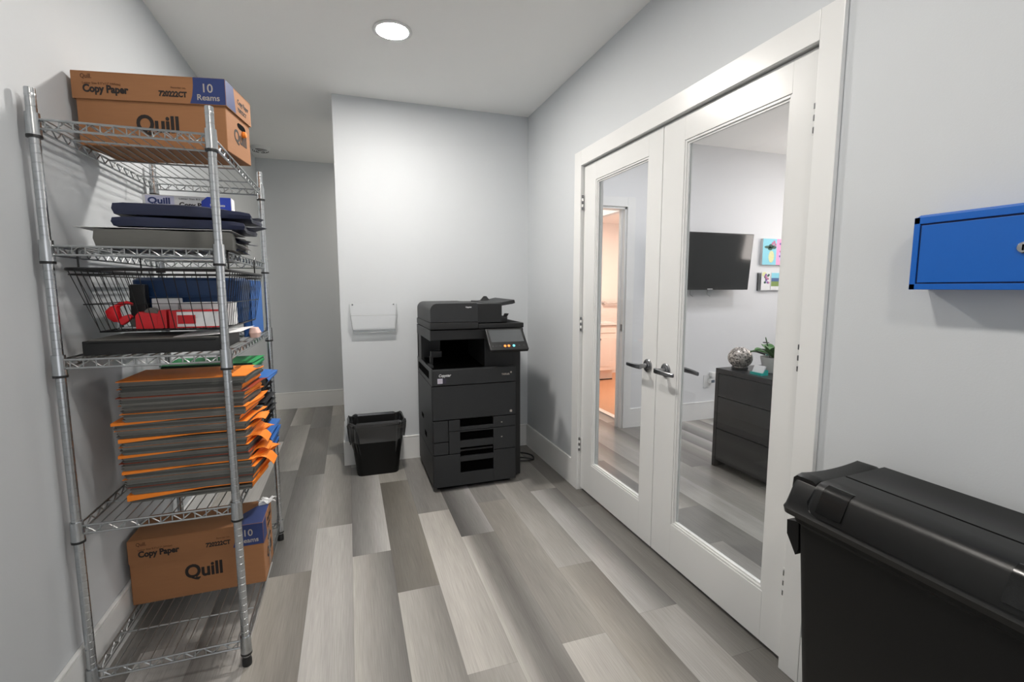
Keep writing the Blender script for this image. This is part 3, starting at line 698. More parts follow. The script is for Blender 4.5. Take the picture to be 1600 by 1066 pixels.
# ------------------------------------------------------------------ folder piles on the fourth shelf
z4 = ZS[3]+.0035
ORD = ['topmost', 'second', 'third', 'fourth', 'fifth', 'sixth', 'seventh', 'eighth', 'ninth', 'tenth', 'eleventh', 'twelfth', 'thirteenth', 'fourteenth', 'fifteenth', 'sixteenth']
n = 15; HT = .425; hh = HT/n
dx = [-.008, -.012, -.014, -.014, -.008, -.036, -.030, -.018, -.020, -.024, -.024, -.016, -.018, -.004, -.008]
rx = [.012, 0, 0, 0, .002, -.012, .0, .004, .002, .006, .010, .014, .018, .016, .014]
wedge = {0: .003, 5: .010, 7: .013, 9: .011, 11: .010, 14: .020}
rust = {2, 10, 13}
for i in range(n):
    q = random.Random(50+i); z0 = z4+(n-1-i)*hh; x0 = -.735+dx[i]; x1 = -.372+rx[i]+q.uniform(-.004, .004); y0 = 1.895+q.uniform(-.006, .006)-(.004 if i in wedge else 0); y1 = y0+.25
    tilt = (.010*(1-i/n))
    lab = ('topmost' if i == 0 else 'lowest' if i == n-1 else ORD[i]+' from top')+' of the orange and grey file pockets in the front pile'
    t = thing('file_pocket', lab, 'file folder', ((x0+x1)/2, (y0+y1)/2, z0), 'file pockets in the front pile')
    ch = wedge.get(i, .0016); bh = hh-ch*.55
    m = MB(); nl = 3
    for k in range(nl):
        za, zb = z0+bh*k/nl, z0+bh*(k+1)/nl-.0006; s1, s2 = q.uniform(0, .006), q.uniform(0, .006)
        m.hexa([(x0+.014+s1, y0+s2*.5, za), (x1-s2, y0+s2*.4, za), (x1-s2+.02, y1, za), (x0+.02, y1, za)],
               [(x0+.004+s1, y0+s2*.5, zb), (x1-s2, y0+s2*.4, zb), (x1-s2+.02, y1, zb), (x0+.012, y1, zb)], GREYP if (i+k) % 3 else GREYP2)
    m.build('pocket_body', t)
    cm = RUST if i in rust else ORANGE
    c = MB()
    def ct(u, v, top):
        xr_ = x1+.002+v*(.020+.028*((i*7) % 5)/5); droop = (0 if i not in (8, 11) else .030*max(0, u-.86)/.14*v)
        xx = x0+.002+(xr_-x0-.002)*u+(.03*max(0, u-.86)/.14*v if i in (8, 11) else 0)
        th = max(.0016, ch*(1-u*1.55)) if i in wedge and i else ch
        ins = 0 if i in wedge or i in rust else .004
        zz = z0+hh-.0008-(0 if top else th)
        edge = max(0, u-.9)/.1
        return (xx, y0-.001+ins+(y1-y0-ins)*v, zz-droop+edge*v*.007*math.sin(i*2.1+v*5))
    NU, NV = 20, 8
    c.loft([[ct(u/NU, v/NV, 1) for u in range(NU+1)]+[ct(1-u/NU, v/NV, 0) for u in range(NU+1)] for v in range(NV+1)], cm)
    c.build('cover', t)
    g = MB()   # pleated gusset showing on the right-hand end
    def gf(u, v):
        amp = .006+.012*((i*5) % 7)/7
        return (x1-.006+.020*v+amp*math.sin(u*PI)*(.4+.6*v), y0+.012+.20*v, z0+.001+(hh-.004)*u+.005*v*math.sin(i*1.7))
    g.grid(gf, 6, 6, ORANGE if i % 3 else GREYP, .0008); g.build('gusset', t)
    if i in (6, 8, 10, 11):
        f = MB(); s_ = {6: (.045, -.012), 8: (.05, -.045), 10: (.045, -.02), 11: (.055, -.052)}[i]
        f.grid(lambda u, v: (x1+.004+s_[0]*u, y0+.04+.10*v+.05*u, z0+hh*.5+.010*math.sin(u*2.4)+s_[1]*u*u), 8, 4, ORANGE, .0008); f.build('tongue', t)
kinds = ['blue']*4+['black']*7+['orange', 'blue', 'green', 'green']
zz = z4; nb = len(kinds); names = []
for i, kd in enumerate(kinds):
    q = random.Random(90+i); h_ = {'blue': .029, 'black': .0265, 'orange': .026, 'green': .032}[kd]; fm = {'blue': BLUEF, 'black': BLACKF, 'orange': ORANGE, 'green': GREEN}[kd]
    j = nb-1-i
    lab = kd+' file folder, '+('topmost' if j == 0 else 'lowest' if j == nb-1 else ORD[j]+' from top')+' in the rear pile of folders'
    x0 = -.74+q.uniform(-.01, .01); x1 = {'blue': -.345, 'black': -.365, 'orange': -.350, 'green': -.405}[kd]+q.uniform(-.01, .012); y0 = 2.225+q.uniform(-.01, .02); y1 = y0+.235
    t = thing('file_folder', lab, 'file folder', ((x0+x1)/2, (y0+y1)/2, zz), 'file folders in the rear pile')
    m = MB()
    for k in range(3):
        za, zb = zz+(h_-.004)*k/3, zz+(h_-.004)*(k+1)/3-.0006; m.box(x0+q.uniform(0, .006), x1-q.uniform(.002, .012), y0+q.uniform(0, .004), y1, za, zb, {'green': GREENG, 'black': BLACKF}.get(kd, GREYP2))
    m.build('pocket_body', t)
    c = MB(); sag = q.uniform(.002, .008)
    c.grid(lambda u, v: (x0+(x1-x0+.012*v)*u, y0+(y1-y0)*v, zz+h_-.0012-sag*max(0, (u-.9)/.1)*(.3+.7*v)*(0 if kd == 'green' and j == 0 else 1)), 16, 6, fm, .0012)
    c.build('cover', t)
    if kd in ('blue', 'green'):
        c = MB(); c.grid(lambda u, v: (x1-.004+.008*math.sin(u*PI)+.006*v, y0+.004+(y1-y0-.01)*v, zz+.001+(h_-.006)*u), 5, 5, fm, .0008); c.build('gusset', t)
    zz += h_

# ------------------------------------------------------------------ copier
pr = thing('office_copier', 'large charcoal office copier standing in the corner by the glass doors', 'copier', (.78, 3.27, 0))
PX0, PX1, PXR, PYF, PYB = .478, 1.035, 1.105, 2.95, 3.60
def recessed(mb, x0, x1, z0, z1, yf, yb, hx0, hx1, holes, m, bev=.003):
    # front panel with rectangular recesses
    mb.box(x0, hx0, yf, yb, z0, z1, m, bev); mb.box(hx1, x1, yf, yb, z0, z1, m, bev)
    zc = z0
    for a, b in sorted(holes)+[(z1, None)]:
        if a-zc > .001: mb.box(hx0-.001, hx1+.001, yf, yb, zc, a, m, min(bev, .002))
        zc = b
    for a, b in holes:
        mb.box(hx0, hx1, yb-.004, yb, a, b, HOLE); mb.box(hx0, hx1, yf+.016, yf+.03, a, b, HOLE)
m = MB()
m.box(PX0, PX1, PYF+.035, PYB, .03, .785, PRN2, .004)
m.box(PX0+.03, PX1-.02, PYF+.06, PYB-.05, .0, .03, HOLE)
m.box(PX1, PXR, 3.05, PYB, .015, 1.09, PRN2, .006)
m.build('cabinet', pr)
m = MB(); m.box(PX0-.004, PX0+.004, PYF+.02, PYB-.01, .235, .70, PRN, .002); m.box(PX0-.004, PX0+.004, PYF+.02, PYB-.01, .035, .232, PRN, .002); m.box(PX0-.004, PX0+.004, PYF+.0, PYB-.01, .703, .812, PRNG, .002)
for k in range(14): m.box(PX0-.006, PX0-.003, 3.06+k*.034, 3.06+k*.034+.02, .735, .785, HOLE)
m.box(PX0-.006, PX0-.002, 3.33, 3.42, .40, .43, HOLE, .001); m.box(PX0-.006, PX0-.002, 3.2, 3.28, .30, .335, HOLE, .001)
m.build('side_panel', pr)
m = MB(); m.box(PX0, PX1, PYF-.004, PYF+.04, .704, .806, PRN, .006); 
m.text('Copystar', .024, facing((.517, PYF-.0048, .763), (1, 0, 0), (0, 0, 1)), WHITEP, .0005, shear=.25, width=.078)
m.text('TASKalfa', .016, facing((.935, PYF-.0048, .752), (1, 0, 0), (0, 0, 1)), GREYINK, .0004, width=.055)
m.prism([(.995+.006*math.cos(a)-.995, .006*math.sin(a)) for a in [k*PI/6 for k in range(12)]], .0004, GREYINK, facing((1.0, PYF-.0047, .768), (1, 0, 0), (0, 0, 1)))
m.build('upper_front_cover', pr)
s = MB(); s.box(.510, .542, PYF-.0052, PYF-.004, .720, .752, LABEL); s.box(.544, .566, PYF-.0052, PYF-.004, .720, .752, mat('violet_sticker', '#2c2838', .6)); 
for k in range(3): s.box(.513, .539, PYF-.0056, PYF-.005, .726+k*.008, .729+k*.008, GREYINK)
s.build('sticker', pr)
m = MB(); m.box(PX0, PX1, PYF, PYF+.04, .478, .700, PRN, .006); m.box(.992, 1.008, PYF-.002, PYF, .497, .513, GREYINK, .003); m.build('front_cover', pr)
HX0, HX1 = .652, .877
m = MB(); m.box(PX0, .575, PYF, PYF+.04, .335, .474, PRN, .004); m.build('side_hatch', pr)
m = MB(); recessed(m, .578, PX1, .401, .474, PYF, PYF+.04, HX0, HX1, [(.424, .474)], PRN); m.box(.93, .94, PYF-.001, PYF, .43, .436, GREYINK); m.build('paper_drawer', pr)
m = MB(); recessed(m, .578, PX1, .250, .398, PYF, PYF+.04, HX0, HX1, [(.250, .286), (.332, .390)], PRN); m.box(PX0, .575, PYF, PYF+.04, .250, .331, PRN, .004); m.box(.93, .94, PYF-.001, PYF, .33, .336, GREYINK); m.build('paper_drawer', pr)
m = MB(); recessed(m, PX0, PX1, .032, .246, PYF, PYF+.04, HX0, HX1, [(.115, .192), (.226, .246)], PRN); m.build('paper_drawer', pr)
m = MB(); m.box(HX0, HX1, PYF+.010, PYF+.03, .258, .270, PRN2, .003); m.build('drawer_handle', pr)
# output bay
m = MB()
m.box(PX0, PX0+.14, 3.42, PYB, .785, 1.055, PRN2, .004); m.box(PX0+.14, PX1, 3.5, PYB, .785, 1.055, HOLE, .002)
m.box(PX0, PX0+.035, 3.54, PYB, .785, 1.055, PRNG, .003)
m.box(.845, PX1, 3.04, 3.5, .785, .99, PRN2, .004)
m.box(PX0, PXR, PYF+.045, PYB, .99, 1.055, PRN2, .005); m.box(PX0-.002, PX0+.004, PYF+.045, PYB, .987, 1.057, PRNG, .002)
m.faces([(PX0+.02, PYF+.06, .79), (.845, PYF+.06, .79), (.845, 3.5, .83), (PX0+.02, 3.5, .83)], [(0, 1, 2, 3)], HOLE)
m.build('output_bay', pr)
m = MB(); m.box(PX0+.035, PX0+.11, 3.20, 3.24, .85, .895, PRN2, .005); m.box(PX0+.03, PX0+.05, 3.2, 3.24, .79, .86, PRN2, .003); m.box(PX0+.012, PX0+.035, 3.1, 3.2, .788, .815, PRNG, .004); m.build('paper_stop', pr)
# scanner and document feeder
m = MB(); m.box(PX0-.002, .79, PYF+.025, PYB, 1.060, 1.104, PRN2, .006); m.box(.79, PXR, PYF+.035, PYB, 1.058, 1.092, PRN2, .006); m.build('scanner', pr)
df = MB()
prof = [(PX0, 1.107)]+[(PX0+.045-.045*math.cos(a), 1.180+.045*math.sin(a)) for a in [k*PI/2/8 for k in range(9)]]+[(.775, 1.2265), (.785, 1.22), (.785, 1.107)]
df.loft([[(x, y, z) for x, z in prof] for y in (PYF+.028, PYF+.034, PYB-.03)], PRN)
df.text('Copystar', .012, facing((.705, PYF+.0275, 1.197), (1, 0, 0), (0, 0, 1)), WHITEP, .0004, width=.04); df.build('document_feeder', pr)
m = MB()
m.box(.785, 1.0, PYF+.06, PYB-.05, 1.092, 1.135, PRN2, .01); m.hexa([(.785, PYF+.05, 1.13), (1.0, PYF+.08, 1.10), (1.0, PYB-.06, 1.10), (.785, PYB-.04, 1.13)], [(.785, PYF+.05, 1.215), (.80, PYF+.08, 1.215), (.80, PYB-.06, 1.215), (.785, PYB-.04, 1.215)], HOLE)
m.box(.785, .955, PYF+.045, PYB-.03, 1.095, 1.222, PRN2, .006); m.box(.95, 1.0, PYB-.16, PYB-.03, 1.1, 1.222, PRN2, .008)
m.build('feeder_housing', pr)
m = MB()
pf = [(.87, 1.224), (.92, 1.2235), (.97, 1.226), (1.06, 1.243), (1.066, 1.222), (1.05, 1.216), (.97, 1.204), (.87, 1.20)]
m.loft([[(x, y, z+(.006 if y > 3.3 else 0)) for x, z in pf] for y in (3.05, 3.06, 3.5)], PRN); m.build('feed_tray', pr)
m = MB(); m.hexa([(.90, 3.42, 1.20), (1.0, 3.42, 1.225), (1.0, 3.46, 1.225), (.90, 3.46, 1.20)], [(.955, 3.43, 1.262), (.972, 3.43, 1.262), (.972, 3.45, 1.262), (.955, 3.45, 1.262)], PRN); m.build('paper_guide', pr)
m = MB(); m.hexa([(1.0, PYF+.09, 1.09), (1.095, PYF+.09, 1.088), (1.095, PYB-.08, 1.088), (1.0, PYB-.08, 1.09)], [(1.0, PYF+.09, 1.115), (1.09, PYF+.09, 1.094), (1.09, PYB-.08, 1.094), (1.0, PYB-.08, 1.115)], PRN); m.build('platen_cover', pr)
m = MB(); m.hexa([(1.03, 3.2, 1.1), (1.045, 3.2, 1.1), (1.045, 3.25, 1.1), (1.03, 3.25, 1.1)], [(1.055, 3.2, 1.142), (1.072, 3.2, 1.142), (1.072, 3.25, 1.142), (1.055, 3.25, 1.142)], PRN2); m.build('tray_stop', pr)
# tilted control panel
cp = bpy.data.objects.new('control_panel', None); COL.objects.link(cp); cp.parent = pr
O = Vector((.816, 2.79, .940)); U = Vector((1, 0, 0)); V_ = Vector((0, .128, .124)).normalized(); 
CP = facing(O, U, V_); cp.location = O-pr.location
CW, CH = .254, .178
def cpb(*a, m=PRN2, bev=0): return MB().box(*a, m, bev, 2, CP)
cpb(0, CW, 0, CH, -.028, 0, bev=.006).build('panel_housing', cp)
cpb(.018, CW-.018, .062, CH-.014, -.001, .0012, m=SCREEN, bev=.0005).build('screen', cp)
for x, mm in ((.100, BTN_O), (.125, BTN_O), (.158, BTN_C)):
    MB().lathe([(.0085, 0), (.0085, .002), (.006, .003)], mm, (0, 0, 0), 16, CP @ Matrix.Translation((x, .030, 0))).build('button', cp)
for x in (.022, .045, .070, .195, .225):
    MB().lathe([(.006, 0), (.006, .0015), (.004, .002)], PRNG, (0, 0, 0), 14, CP @ Matrix.Translation((x, .030, 0))).build('button', cp)
m = MB(); m.box(.86, 1.02, 2.90, 3.05, .955, 1.05, PRN2, .01); m.build('panel_arm', pr)
pts = []
for k in range(60):
    a = k/59
    if a < .2: pts.append((1.09+.06*a/.2, 3.50, .22*(1-a/.2)**2+.008))
    else:
        b = (a-.2)/.8; pts.append((1.225+.085*math.sin(b*7.5-.6)+.02*b, 3.42-.16*b+.06*math.cos(b*7.5), .008+.012*max(0, math.sin(b*9))))
tag(MB().tube(pts, .0055, BLKP, 8).build('power_cord', None, (1.2, 3.4, 0)), 'black power cord looped on the floor behind the copier', 'cord')

# ------------------------------------------------------------------ small wastebasket
wb = thing('wastebasket', 'small black wastebasket lined with a black bag beside the copier', 'wastebasket', (.155, 3.49, 0))
cx, cy_ = .155, 3.492; HW, HD = .189, .125
m = MB()
out = [rrect(HW*.74, HD*.74, .035, .0, cx, cy_), rrect(HW*.76, HD*.76, .04, .006, cx, cy_), rrect(HW*.97, HD*.97, .045, .355, cx, cy_), rrect(HW*1.02, HD*1.03, .048, .36, cx, cy_), rrect(HW*1.02, HD*1.03, .048, .378, cx, cy_), rrect(HW*.98, HD*.97, .046, .38, cx, cy_), rrect(HW*.95, HD*.94, .045, .35, cx, cy_), rrect(HW*.74, HD*.72, .035, .012, cx, cy_)]
m.loft(out, BLKTEX); m.build('bin_body', wb)
m = MB(); rings = []
base_r = rrect(1, 1, .32, 0, 0, 0, 23); nn = len(base_r)
for k, (sc, zz_, amp) in enumerate(((.80, .16, .010), (.90, .26, .012), (.955, .345, .008), (.985, .388, .004), (1.03, .392, .003), (1.05, .376, .004), (1.025, .335, .007), (.985, .270, .008))):
    ring = []
    for j, (x, y, _) in enumerate(base_r):
        a = j/nn*2*PI; wv = amp*math.sin(a*9+k*.9)+amp*.9*math.sin(a*23+k*1.6)+amp*.5*math.sin(a*41+k*2.3)
        dz = (.022*math.sin(a+.8)+.012*math.sin(a*5)) if k == 7 else (.006*math.sin(a*6+k) if k in (3, 4) else 0)
        ring.append((cx+x*(HW*sc+wv*.6), cy_+y*(HD*sc+wv*.6), zz_+dz))
    rings.append(ring)
m.loft(rings, LINER, False, False); m.build('liner_bag', wb)['label'] = 'thin glossy black bin liner'

# clear wall pocket
wf = thing('wall_pocket', 'empty clear acrylic file pocket fixed to the wall above the wastebasket', 'file holder', (.17, YB, 1.0))
m = MB(); yb = YB-.003
m.box(.002, .335, yb, YB-.0003, 1.0, 1.212, ACRYL); m.build('back_plate', wf, smooth=0)
m = MB()
m.hexa([(.022, yb-.035, .998), (.318, yb-.035, .998), (.318, yb-.032, .998), (.022, yb-.032, .998)], [(.004, yb-.062, 1.125), (.338, yb-.062, 1.125), (.338, yb-.059, 1.125), (.004, yb-.059, 1.125)], ACRYL)
m.box(.022, .318, yb-.035, yb, .996, 1.0, ACRYG); m.box(.02, .32, yb-.034, yb-.0345, 1.0, 1.018, ACRYG)
m.hexa([(.022, yb-.035, .998), (.025, yb-.035, .998), (.025, yb, .998), (.022, yb, .998)], [(.004, yb-.062, 1.125), (.007, yb-.062, 1.125), (.004, yb, 1.205), (.001, yb, 1.205)], ACRYL)
m.hexa([(.315, yb-.035, .998), (.318, yb-.035, .998), (.318, yb, .998), (.315, yb, .998)], [(.335, yb-.062, 1.125), (.338, yb-.062, 1.125), (.338, yb, 1.205), (.335, yb, 1.205)], ACRYL)
m.build('pocket', wf, smooth=0)
m = MB()
for pa in ([(.003, yb-.061, 1.125), (.337, yb-.061, 1.125)], [(.022, yb-.034, .998), (.318, yb-.034, .998)], [(.022, yb-.034, .998), (.003, yb-.061, 1.125), (.003, yb, 1.205)], [(.318, yb-.034, .998), (.337, yb-.061, 1.125), (.337, yb, 1.205)]): m.tube(pa, .0016, mat('acrylic_edge', '#9fa4a3', .2), 5)
m.build('edge', wf)
for x in (.022, .314): MB().lathe([(.005, 0), (.005, .002), (.002, .003)], NICKEL, (x, yb-.0005, 1.203), 12, Matrix.Rotation(PI/2, 4, 'X')).build('screw', wf)

# ------------------------------------------------------------------ blue lock box on the right wall
lb = thing('lock_box', 'bright blue metal lock box mounted on the right wall above the black bin', 'lock box', (XR, .63, 1.32))
LX = 1.318; LY0, LY1, LZ0, LZ1 = .44, .806, 1.318, 1.492
m = MB()
m.box(LX+.004, XR, LY0, LY1, LZ0, LZ1, BLUEBOX, .002)
m.box(LX, LX+.004, LY0, LY1, LZ0, LZ0+.014, BLUEBOX, .001); m.box(LX, LX+.004, LY0, LY1, LZ1-.016, LZ1, BLUEBOX, .001); m.box(LX, LX+.004, LY1-.013, LY1, LZ0, LZ1, BLUEBOX, .001); m.box(LX, LX+.004, LY0, LY0+.013, LZ0, LZ1, BLUEBOX, .001)
m.box(LX+.0035, LX+.0045, LY0+.01, LY1-.01, LZ0+.01, LZ1-.01, BLUEDK)
m.hexa([(LX+.006, LY0, LZ1-.001), (LX+.05, LY0, LZ1-.001), (LX+.05, LY1, LZ1-.001), (LX+.006, LY1, LZ1-.001)], [(LX+.022, LY0, LZ1+.007), (LX+.05, LY0, LZ1+.001), (LX+.05, LY1, LZ1+.001), (LX+.022, LY1, LZ1+.007)], BLUEBOX)
m.build('box_body', lb)
MB().box(LX-.0002, LX+.006, LY0+.017, LY1-.017, LZ0+.017, LZ1-.020, BLUEBOX, .0012).build('lid_door', lb)
m = MB(); m.lathe([(.012, 0), (.012, .004), (.010, .006), (.004, .0062)], CHROME2, (LX, .597, 1.405), 24, Matrix.Rotation(-PI/2, 4, 'Y')); m.box(LX-.0068, LX-.006, .5955, .5985, 1.399, 1.411, HOLE); m.build('cam_lock', lb)

# ------------------------------------------------------------------ tall black bin in the right foreground
tb = thing('lidded_bin', 'tall slim black plastic bin with hinged lid in the right foreground', 'trash bin', (1.212, .603, 0))
BX, BY = 1.212, .603
m = MB()
m.loft([rrect(.100, .235, .03, .0, BX, BY), rrect(.103, .238, .03, .01, BX, BY), rrect(.130, .276, .03, .70, BX, BY), rrect(.130, .276, .03, .712, BX, BY), rrect(.138, .287, .03, .722, BX, BY), rrect(.138, .287, .03, .738, BX, BY), rrect(.126, .272, .03, .738, BX, BY), rrect(.1, .22, .03, .02, BX, BY)], BLKTEX)
m.build('bin_body', tb)
for s in (1, -1):
    m = MB(); yy = BY+s*.272
    sec = lambda x: [(x, yy, .715), (x, yy+s*.034, .706), (x, yy+s*.032, .668), (x, yy+s*.004, .622), (x, yy-s*.004, .64)]
    m.loft([sec(BX-.122), sec(BX+.11)], BLKTEX); m.build('grip_handle', tb)
m = MB()   # lid frame: flared skirt and saddle-shaped end caps
m.loft([rrect(.143, .294, .022, .735, BX, BY), rrect(.150, .304, .022, .738, BX, BY), rrect(.153, .306, .022, .752, BX, BY), rrect(.147, .304, .022, .760, BX, BY), rrect(.141, .303, .022, .774, BX, BY), rrect(.119, .301, .020, .822, BX, BY), rrect(.115, .298, .020, .826, BX, BY)], BLKLID)
for s in (1, -1):
    secs = []
    for k in range(17):
        u = k/16; x = BX-.117+.234*u; e = min(1, u/.06, (1-u)/.06); zt = .824+.008*max(0, e)**.5+.008*u+.010*(2*u-1)**2
        y_o, y_i = BY+s*.301, BY+s*.236
        secs.append([(x, y_o, .80), (x, y_o-s*.002, zt-.008), (x, y_o-s*.012, zt), (x, y_i+s*.01, zt+.001), (x, y_i, zt-.004), (x, y_i-s*.006, .80)])
    m.loft(secs, BLKLID)
m.build('lid_frame', tb)
y0, y1 = BY-.230, BY+.230; XS = BX-.024
m = MB(); secs = []
flap = [(-.151, .764), (-.150, .770), (-.128, .822), (-.120, .832), (-.108, .838), (-.070, .841), (-.028, .842), (-.026, .838), (-.026, .812), (-.11, .80)]
for t, cut in ((0, .030), (.004, .018), (.012, .008), (.03, .002), (.05, 0), (.95, 0), (.97, .002), (.988, .008), (.996, .018), (1, .030)):
    yy = y0+(y1-y0)*t
    secs.append([(BX+x-(0 if i_ > 5 else 0), yy, max(z, .764+cut) if i_ < 2 else z) for i_, (x, z) in enumerate(flap)])
m.loft(secs, BLKLID)
for ya, yb in ((y0+.022, y0+.085), (y1-.085, y1-.022)):    # polished finger pads of the flap
    m.loft([[(BX-.1505, yy, .776), (BX-.1515, yy, .777), (BX-.1292, yy, .8232), (BX-.1208, yy, .8333), (BX-.109, yy, .8388), (BX-.10, yy, .838), (BX-.12, yy, .82)] for yy in (ya, ya+.003, yb-.003, yb)], BLKGL)
m.build('front_flap', tb)
m = MB()
def bf_(u, v):
    x = XS+.003+(BX+.120-XS-.003)*u; y = y0+(y1-y0)*v; return (x, y, .842+.006*u-.010*max(0, math.sin(u*PI))*max(0, math.sin(v*PI))**.6)
m.grid(bf_, 10, 24, BLKLID, .004); m.box(XS+.003, BX+.112, y0, y1, .812, .830, BLKLID, .003); m.build('back_flap', tb)
m = MB()
for yy in (BY-.15, BY+.0, BY+.15): m.lathe([(.007, -.03), (.007, .03)], BLKGL, (BX+.122, yy, .836), 14, Matrix.Rotation(PI/2, 4, 'X'))
m.build('lid_hinge', tb)

# ------------------------------------------------------------------ office behind the glass
tv = thing('television', 'black flat television mounted on the white office wall', 'television', (0, 0, 0))
TW, TH = .90, .53
m = MB(); m.box(-TW/2, TW/2, 0, .035, -TH/2, TH/2, TVB, .004); m.box(-.3, .3, .03, .055, -.2, .15, TVB, .01)
m.text('SAMSUNG', .012, facing((-.035, -.0006, -TH/2+.004), (1, 0, 0), (0, 0, 1)), WHITEP, .0004, width=.06); m.build('tv_housing', tv)
MB().box(-TW/2+.010, TW/2-.010, -.0012, .001, -TH/2+.020, TH/2-.010, TVS).build('tv_screen', tv, smooth=0)
m = MB(); m.box(-.10, .10, .05, .065, -.12, .12, BLKP, .003); m.box(-.02, .02, .06, .135, -.05, .05, BLKP, .003); m.build('wall_bracket', tv)
for x in (.02, -.18): MB().tube([(x, .05, -TH/2+.03), (x, .06, -TH/2-.02), (x+.01, .07, -TH/2-.05), (x+.012, .03, -TH/2-.065)], .003, mat('grey_cable', '#8d8f90', .5), 6).build('cable', tv)
tv.location = (3.245, 3.655, 1.565); tv.rotation_euler = (math.radians(5), 0, 0)

ar = thing('canvas_print', 'small canvas painting of a pineapple vase and flowers on cyan and pink', 'painting', (4.15, YO, 1.55))
cyn = mat('cyan_paint', '#7fc9da', .6, var=.08, scale=12); pnk = mat('pink_paint', '#e59ac4', .6, var=.1, scale=12); yel = mat('yellow_paint', '#d3d49c', .6, var=.15, scale=60)
gpt = mat('green_paint', '#14503e', .6, var=.2, scale=40); pur = mat('purple_paint', '#6d4a9c', .6, var=.3, scale=40); ros = mat('rose_paint', '#b46a8c', .6, var=.3, scale=60)
m = MB(); m.box(3.975, 4.37, YO-.03, YO, 1.552, 1.815, WHITEP, .002); m.build('canvas', ar)
m = MB(); fy = YO-.0305
m.box(3.975, 4.155, fy-.0004, fy+.0002, 1.553, 1.814, cyn); m.box(4.155, 4.369, fy-.0004, fy+.0002, 1.553, 1.814, pnk)
el = lambda cx_, cz, rx_, rz_, mm, d=.0008: m.prism([(rx_*math.cos(a), rz_*math.sin(a)) for a in [k*PI/9 for k in range(18)]], d, mm, facing((cx_, fy-.0004, cz), (1, 0, 0), (0, 0, 1)))
el(4.09, 1.635, .036, .060, yel); el(4.235, 1.65, .05, .07, mat('lilac_paint', '#c9a9dc', .6, var=.2, scale=30))
for dx_, dz_, a_, b_ in ((-.05, .075, .045, .014), (-.01, .085, .03, .022), (.03, .075, .03, .018), (-.02, .06, .03, .016)): el(4.09+dx_, 1.655+dz_, a_, b_, gpt, .0012)
for dx_, dz_ in ((.01, .11), (.03, .125), (.045, .10)): el(4.09+dx_, 1.655+dz_, .014, .016, ros, .0016)
q = random.Random(5)
for k in range(22): el(4.20+q.uniform(0, .14), 1.60+q.uniform(0, .19), .009, .010, pur if k % 3 else ros, .0014+.0002*k)
m.build('painting', ar)
rk = thing('postcard_rack', 'clear rack of postcards on the office wall under the canvas painting', 'rack', (4.15, YO, 1.29))
m = MB(); m.box(3.955, 4.38, YO-.006, YO, 1.30, 1.47, ACRYL); m.box(3.955, 4.38, YO-.05, YO-.006, 1.290, 1.294, ACRYL); m.box(3.955, 4.38, YO-.052, YO-.049, 1.29, 1.34, ACRYL); m.box(3.953, 3.957, YO-.014, YO, 1.29, 1.47, BLKP); m.build('rack_tray', rk, smooth=0)
pc = thing('postcard', 'white postcard with purple flowers at the left of the clear rack', 'postcard', (4.04, YO-.03, 1.295), 'postcards in the clear rack')
m = MB(); m.box(3.975, 4.095, YO-.034, YO-.032, 1.2955, 1.485, WHITEP); fy = YO-.0345
el(4.01, 1.455, .03, .025, yel); 
for k in range(16): el(4.02+q.uniform(0, .05), 1.37+q.uniform(0, .085), .011, .011, (pur, ros, gpt)[k % 3], .001+.0002*k)
m.build('card', pc)
pc = thing('postcard', 'landscape postcard with blue sky at the right of the clear rack', 'postcard', (4.18, YO-.03, 1.295), 'postcards in the clear rack')
m = MB(); m.box(4.105, 4.255, YO-.030, YO-.028, 1.2955, 1.478, WHITEP); fy = YO-.0302
m.box(4.11, 4.25, fy-.0006, fy, 1.42, 1.472, cyn); m.box(4.11, 4.25, fy-.0006, fy, 1.385, 1.42, mat('deep_blue_paint', '#33588c', .6)); m.box(4.11, 4.25, fy-.0006, fy, 1.335, 1.385, mat('meadow_paint', '#6f8a3c', .6, var=.4, scale=60)); m.build('card', pc)
ou = thing('wall_outlet', 'white wall outlet with plug adapters on the office wall left of the dresser', 'outlet', (3.4, YO, .33))
MB().box(3.335, 3.415, YO-.007, YO-.0005, .325, .45, TRIM, .002).build('cover_plate', ou)
m = MB(); m.box(3.395, 3.455, YO-.055, YO-.007, .435, .48, TRIM, .006); m.build('plug_adapter', ou)
m = MB(); m.box(3.385, 3.435, YO-.05, YO-.007, .37, .415, TRIM, .004); m.box(3.39, 3.43, YO-.0515, YO-.049, .378, .405, mat('dark_plug', '#4b5563', .4)); m.build('plug', ou)

dr = thing('dresser', 'low black dresser with drawers in the office behind the glass door', 'dresser', (2.78, 2.1, 0))
DX0, DX1, DY0, DY1, DZ = 2.527, 3.0, 1.25, 2.775, .738
m = MB(); m.box(DX0+.004, DX1, DY0, DY1, DZ-.034, DZ, DRES, .002); m.box(DX0+.004, DX1, DY1-.03, DY1, 0, DZ-.034, DRES, .001); m.box(DX0+.004, DX1, DY0, DY0+.03, 0, DZ-.034, DRES, .001); m.box(DX1-.012, DX1, DY0, DY1, .03, DZ-.03, DRES); m.box(DX0+.03, DX1-.02, DY0+.03, DY1-.03, .05, DZ-.04, DRES); m.build('carcass', dr)
for za, zb in ((.535, .700), (.295, .529), (.052, .289)):
    for ya, yb in ((DY0+.032, (DY0+DY1)/2-.002), ((DY0+DY1)/2+.002, DY1-.032)):
        MB().box(DX0+.006, DX0+.026, ya, yb, za, zb, DRES, .0015).build('drawer_front', dr)
vs = thing('mosaic_vase', 'round silver mosaic vase on the far corner of the dresser', 'vase', (2.668, 2.69, DZ))
m = MB(); pf = [(.045, 0), (.052, .004)]+[(.083*math.cos(a)**.9 if math.cos(a) > 0 else 0, .080+.074*math.sin(a)) for a in [-.95+k*.2 for k in range(11)]]+[(.030, .1535), (.026, .150), (.02, .10)]
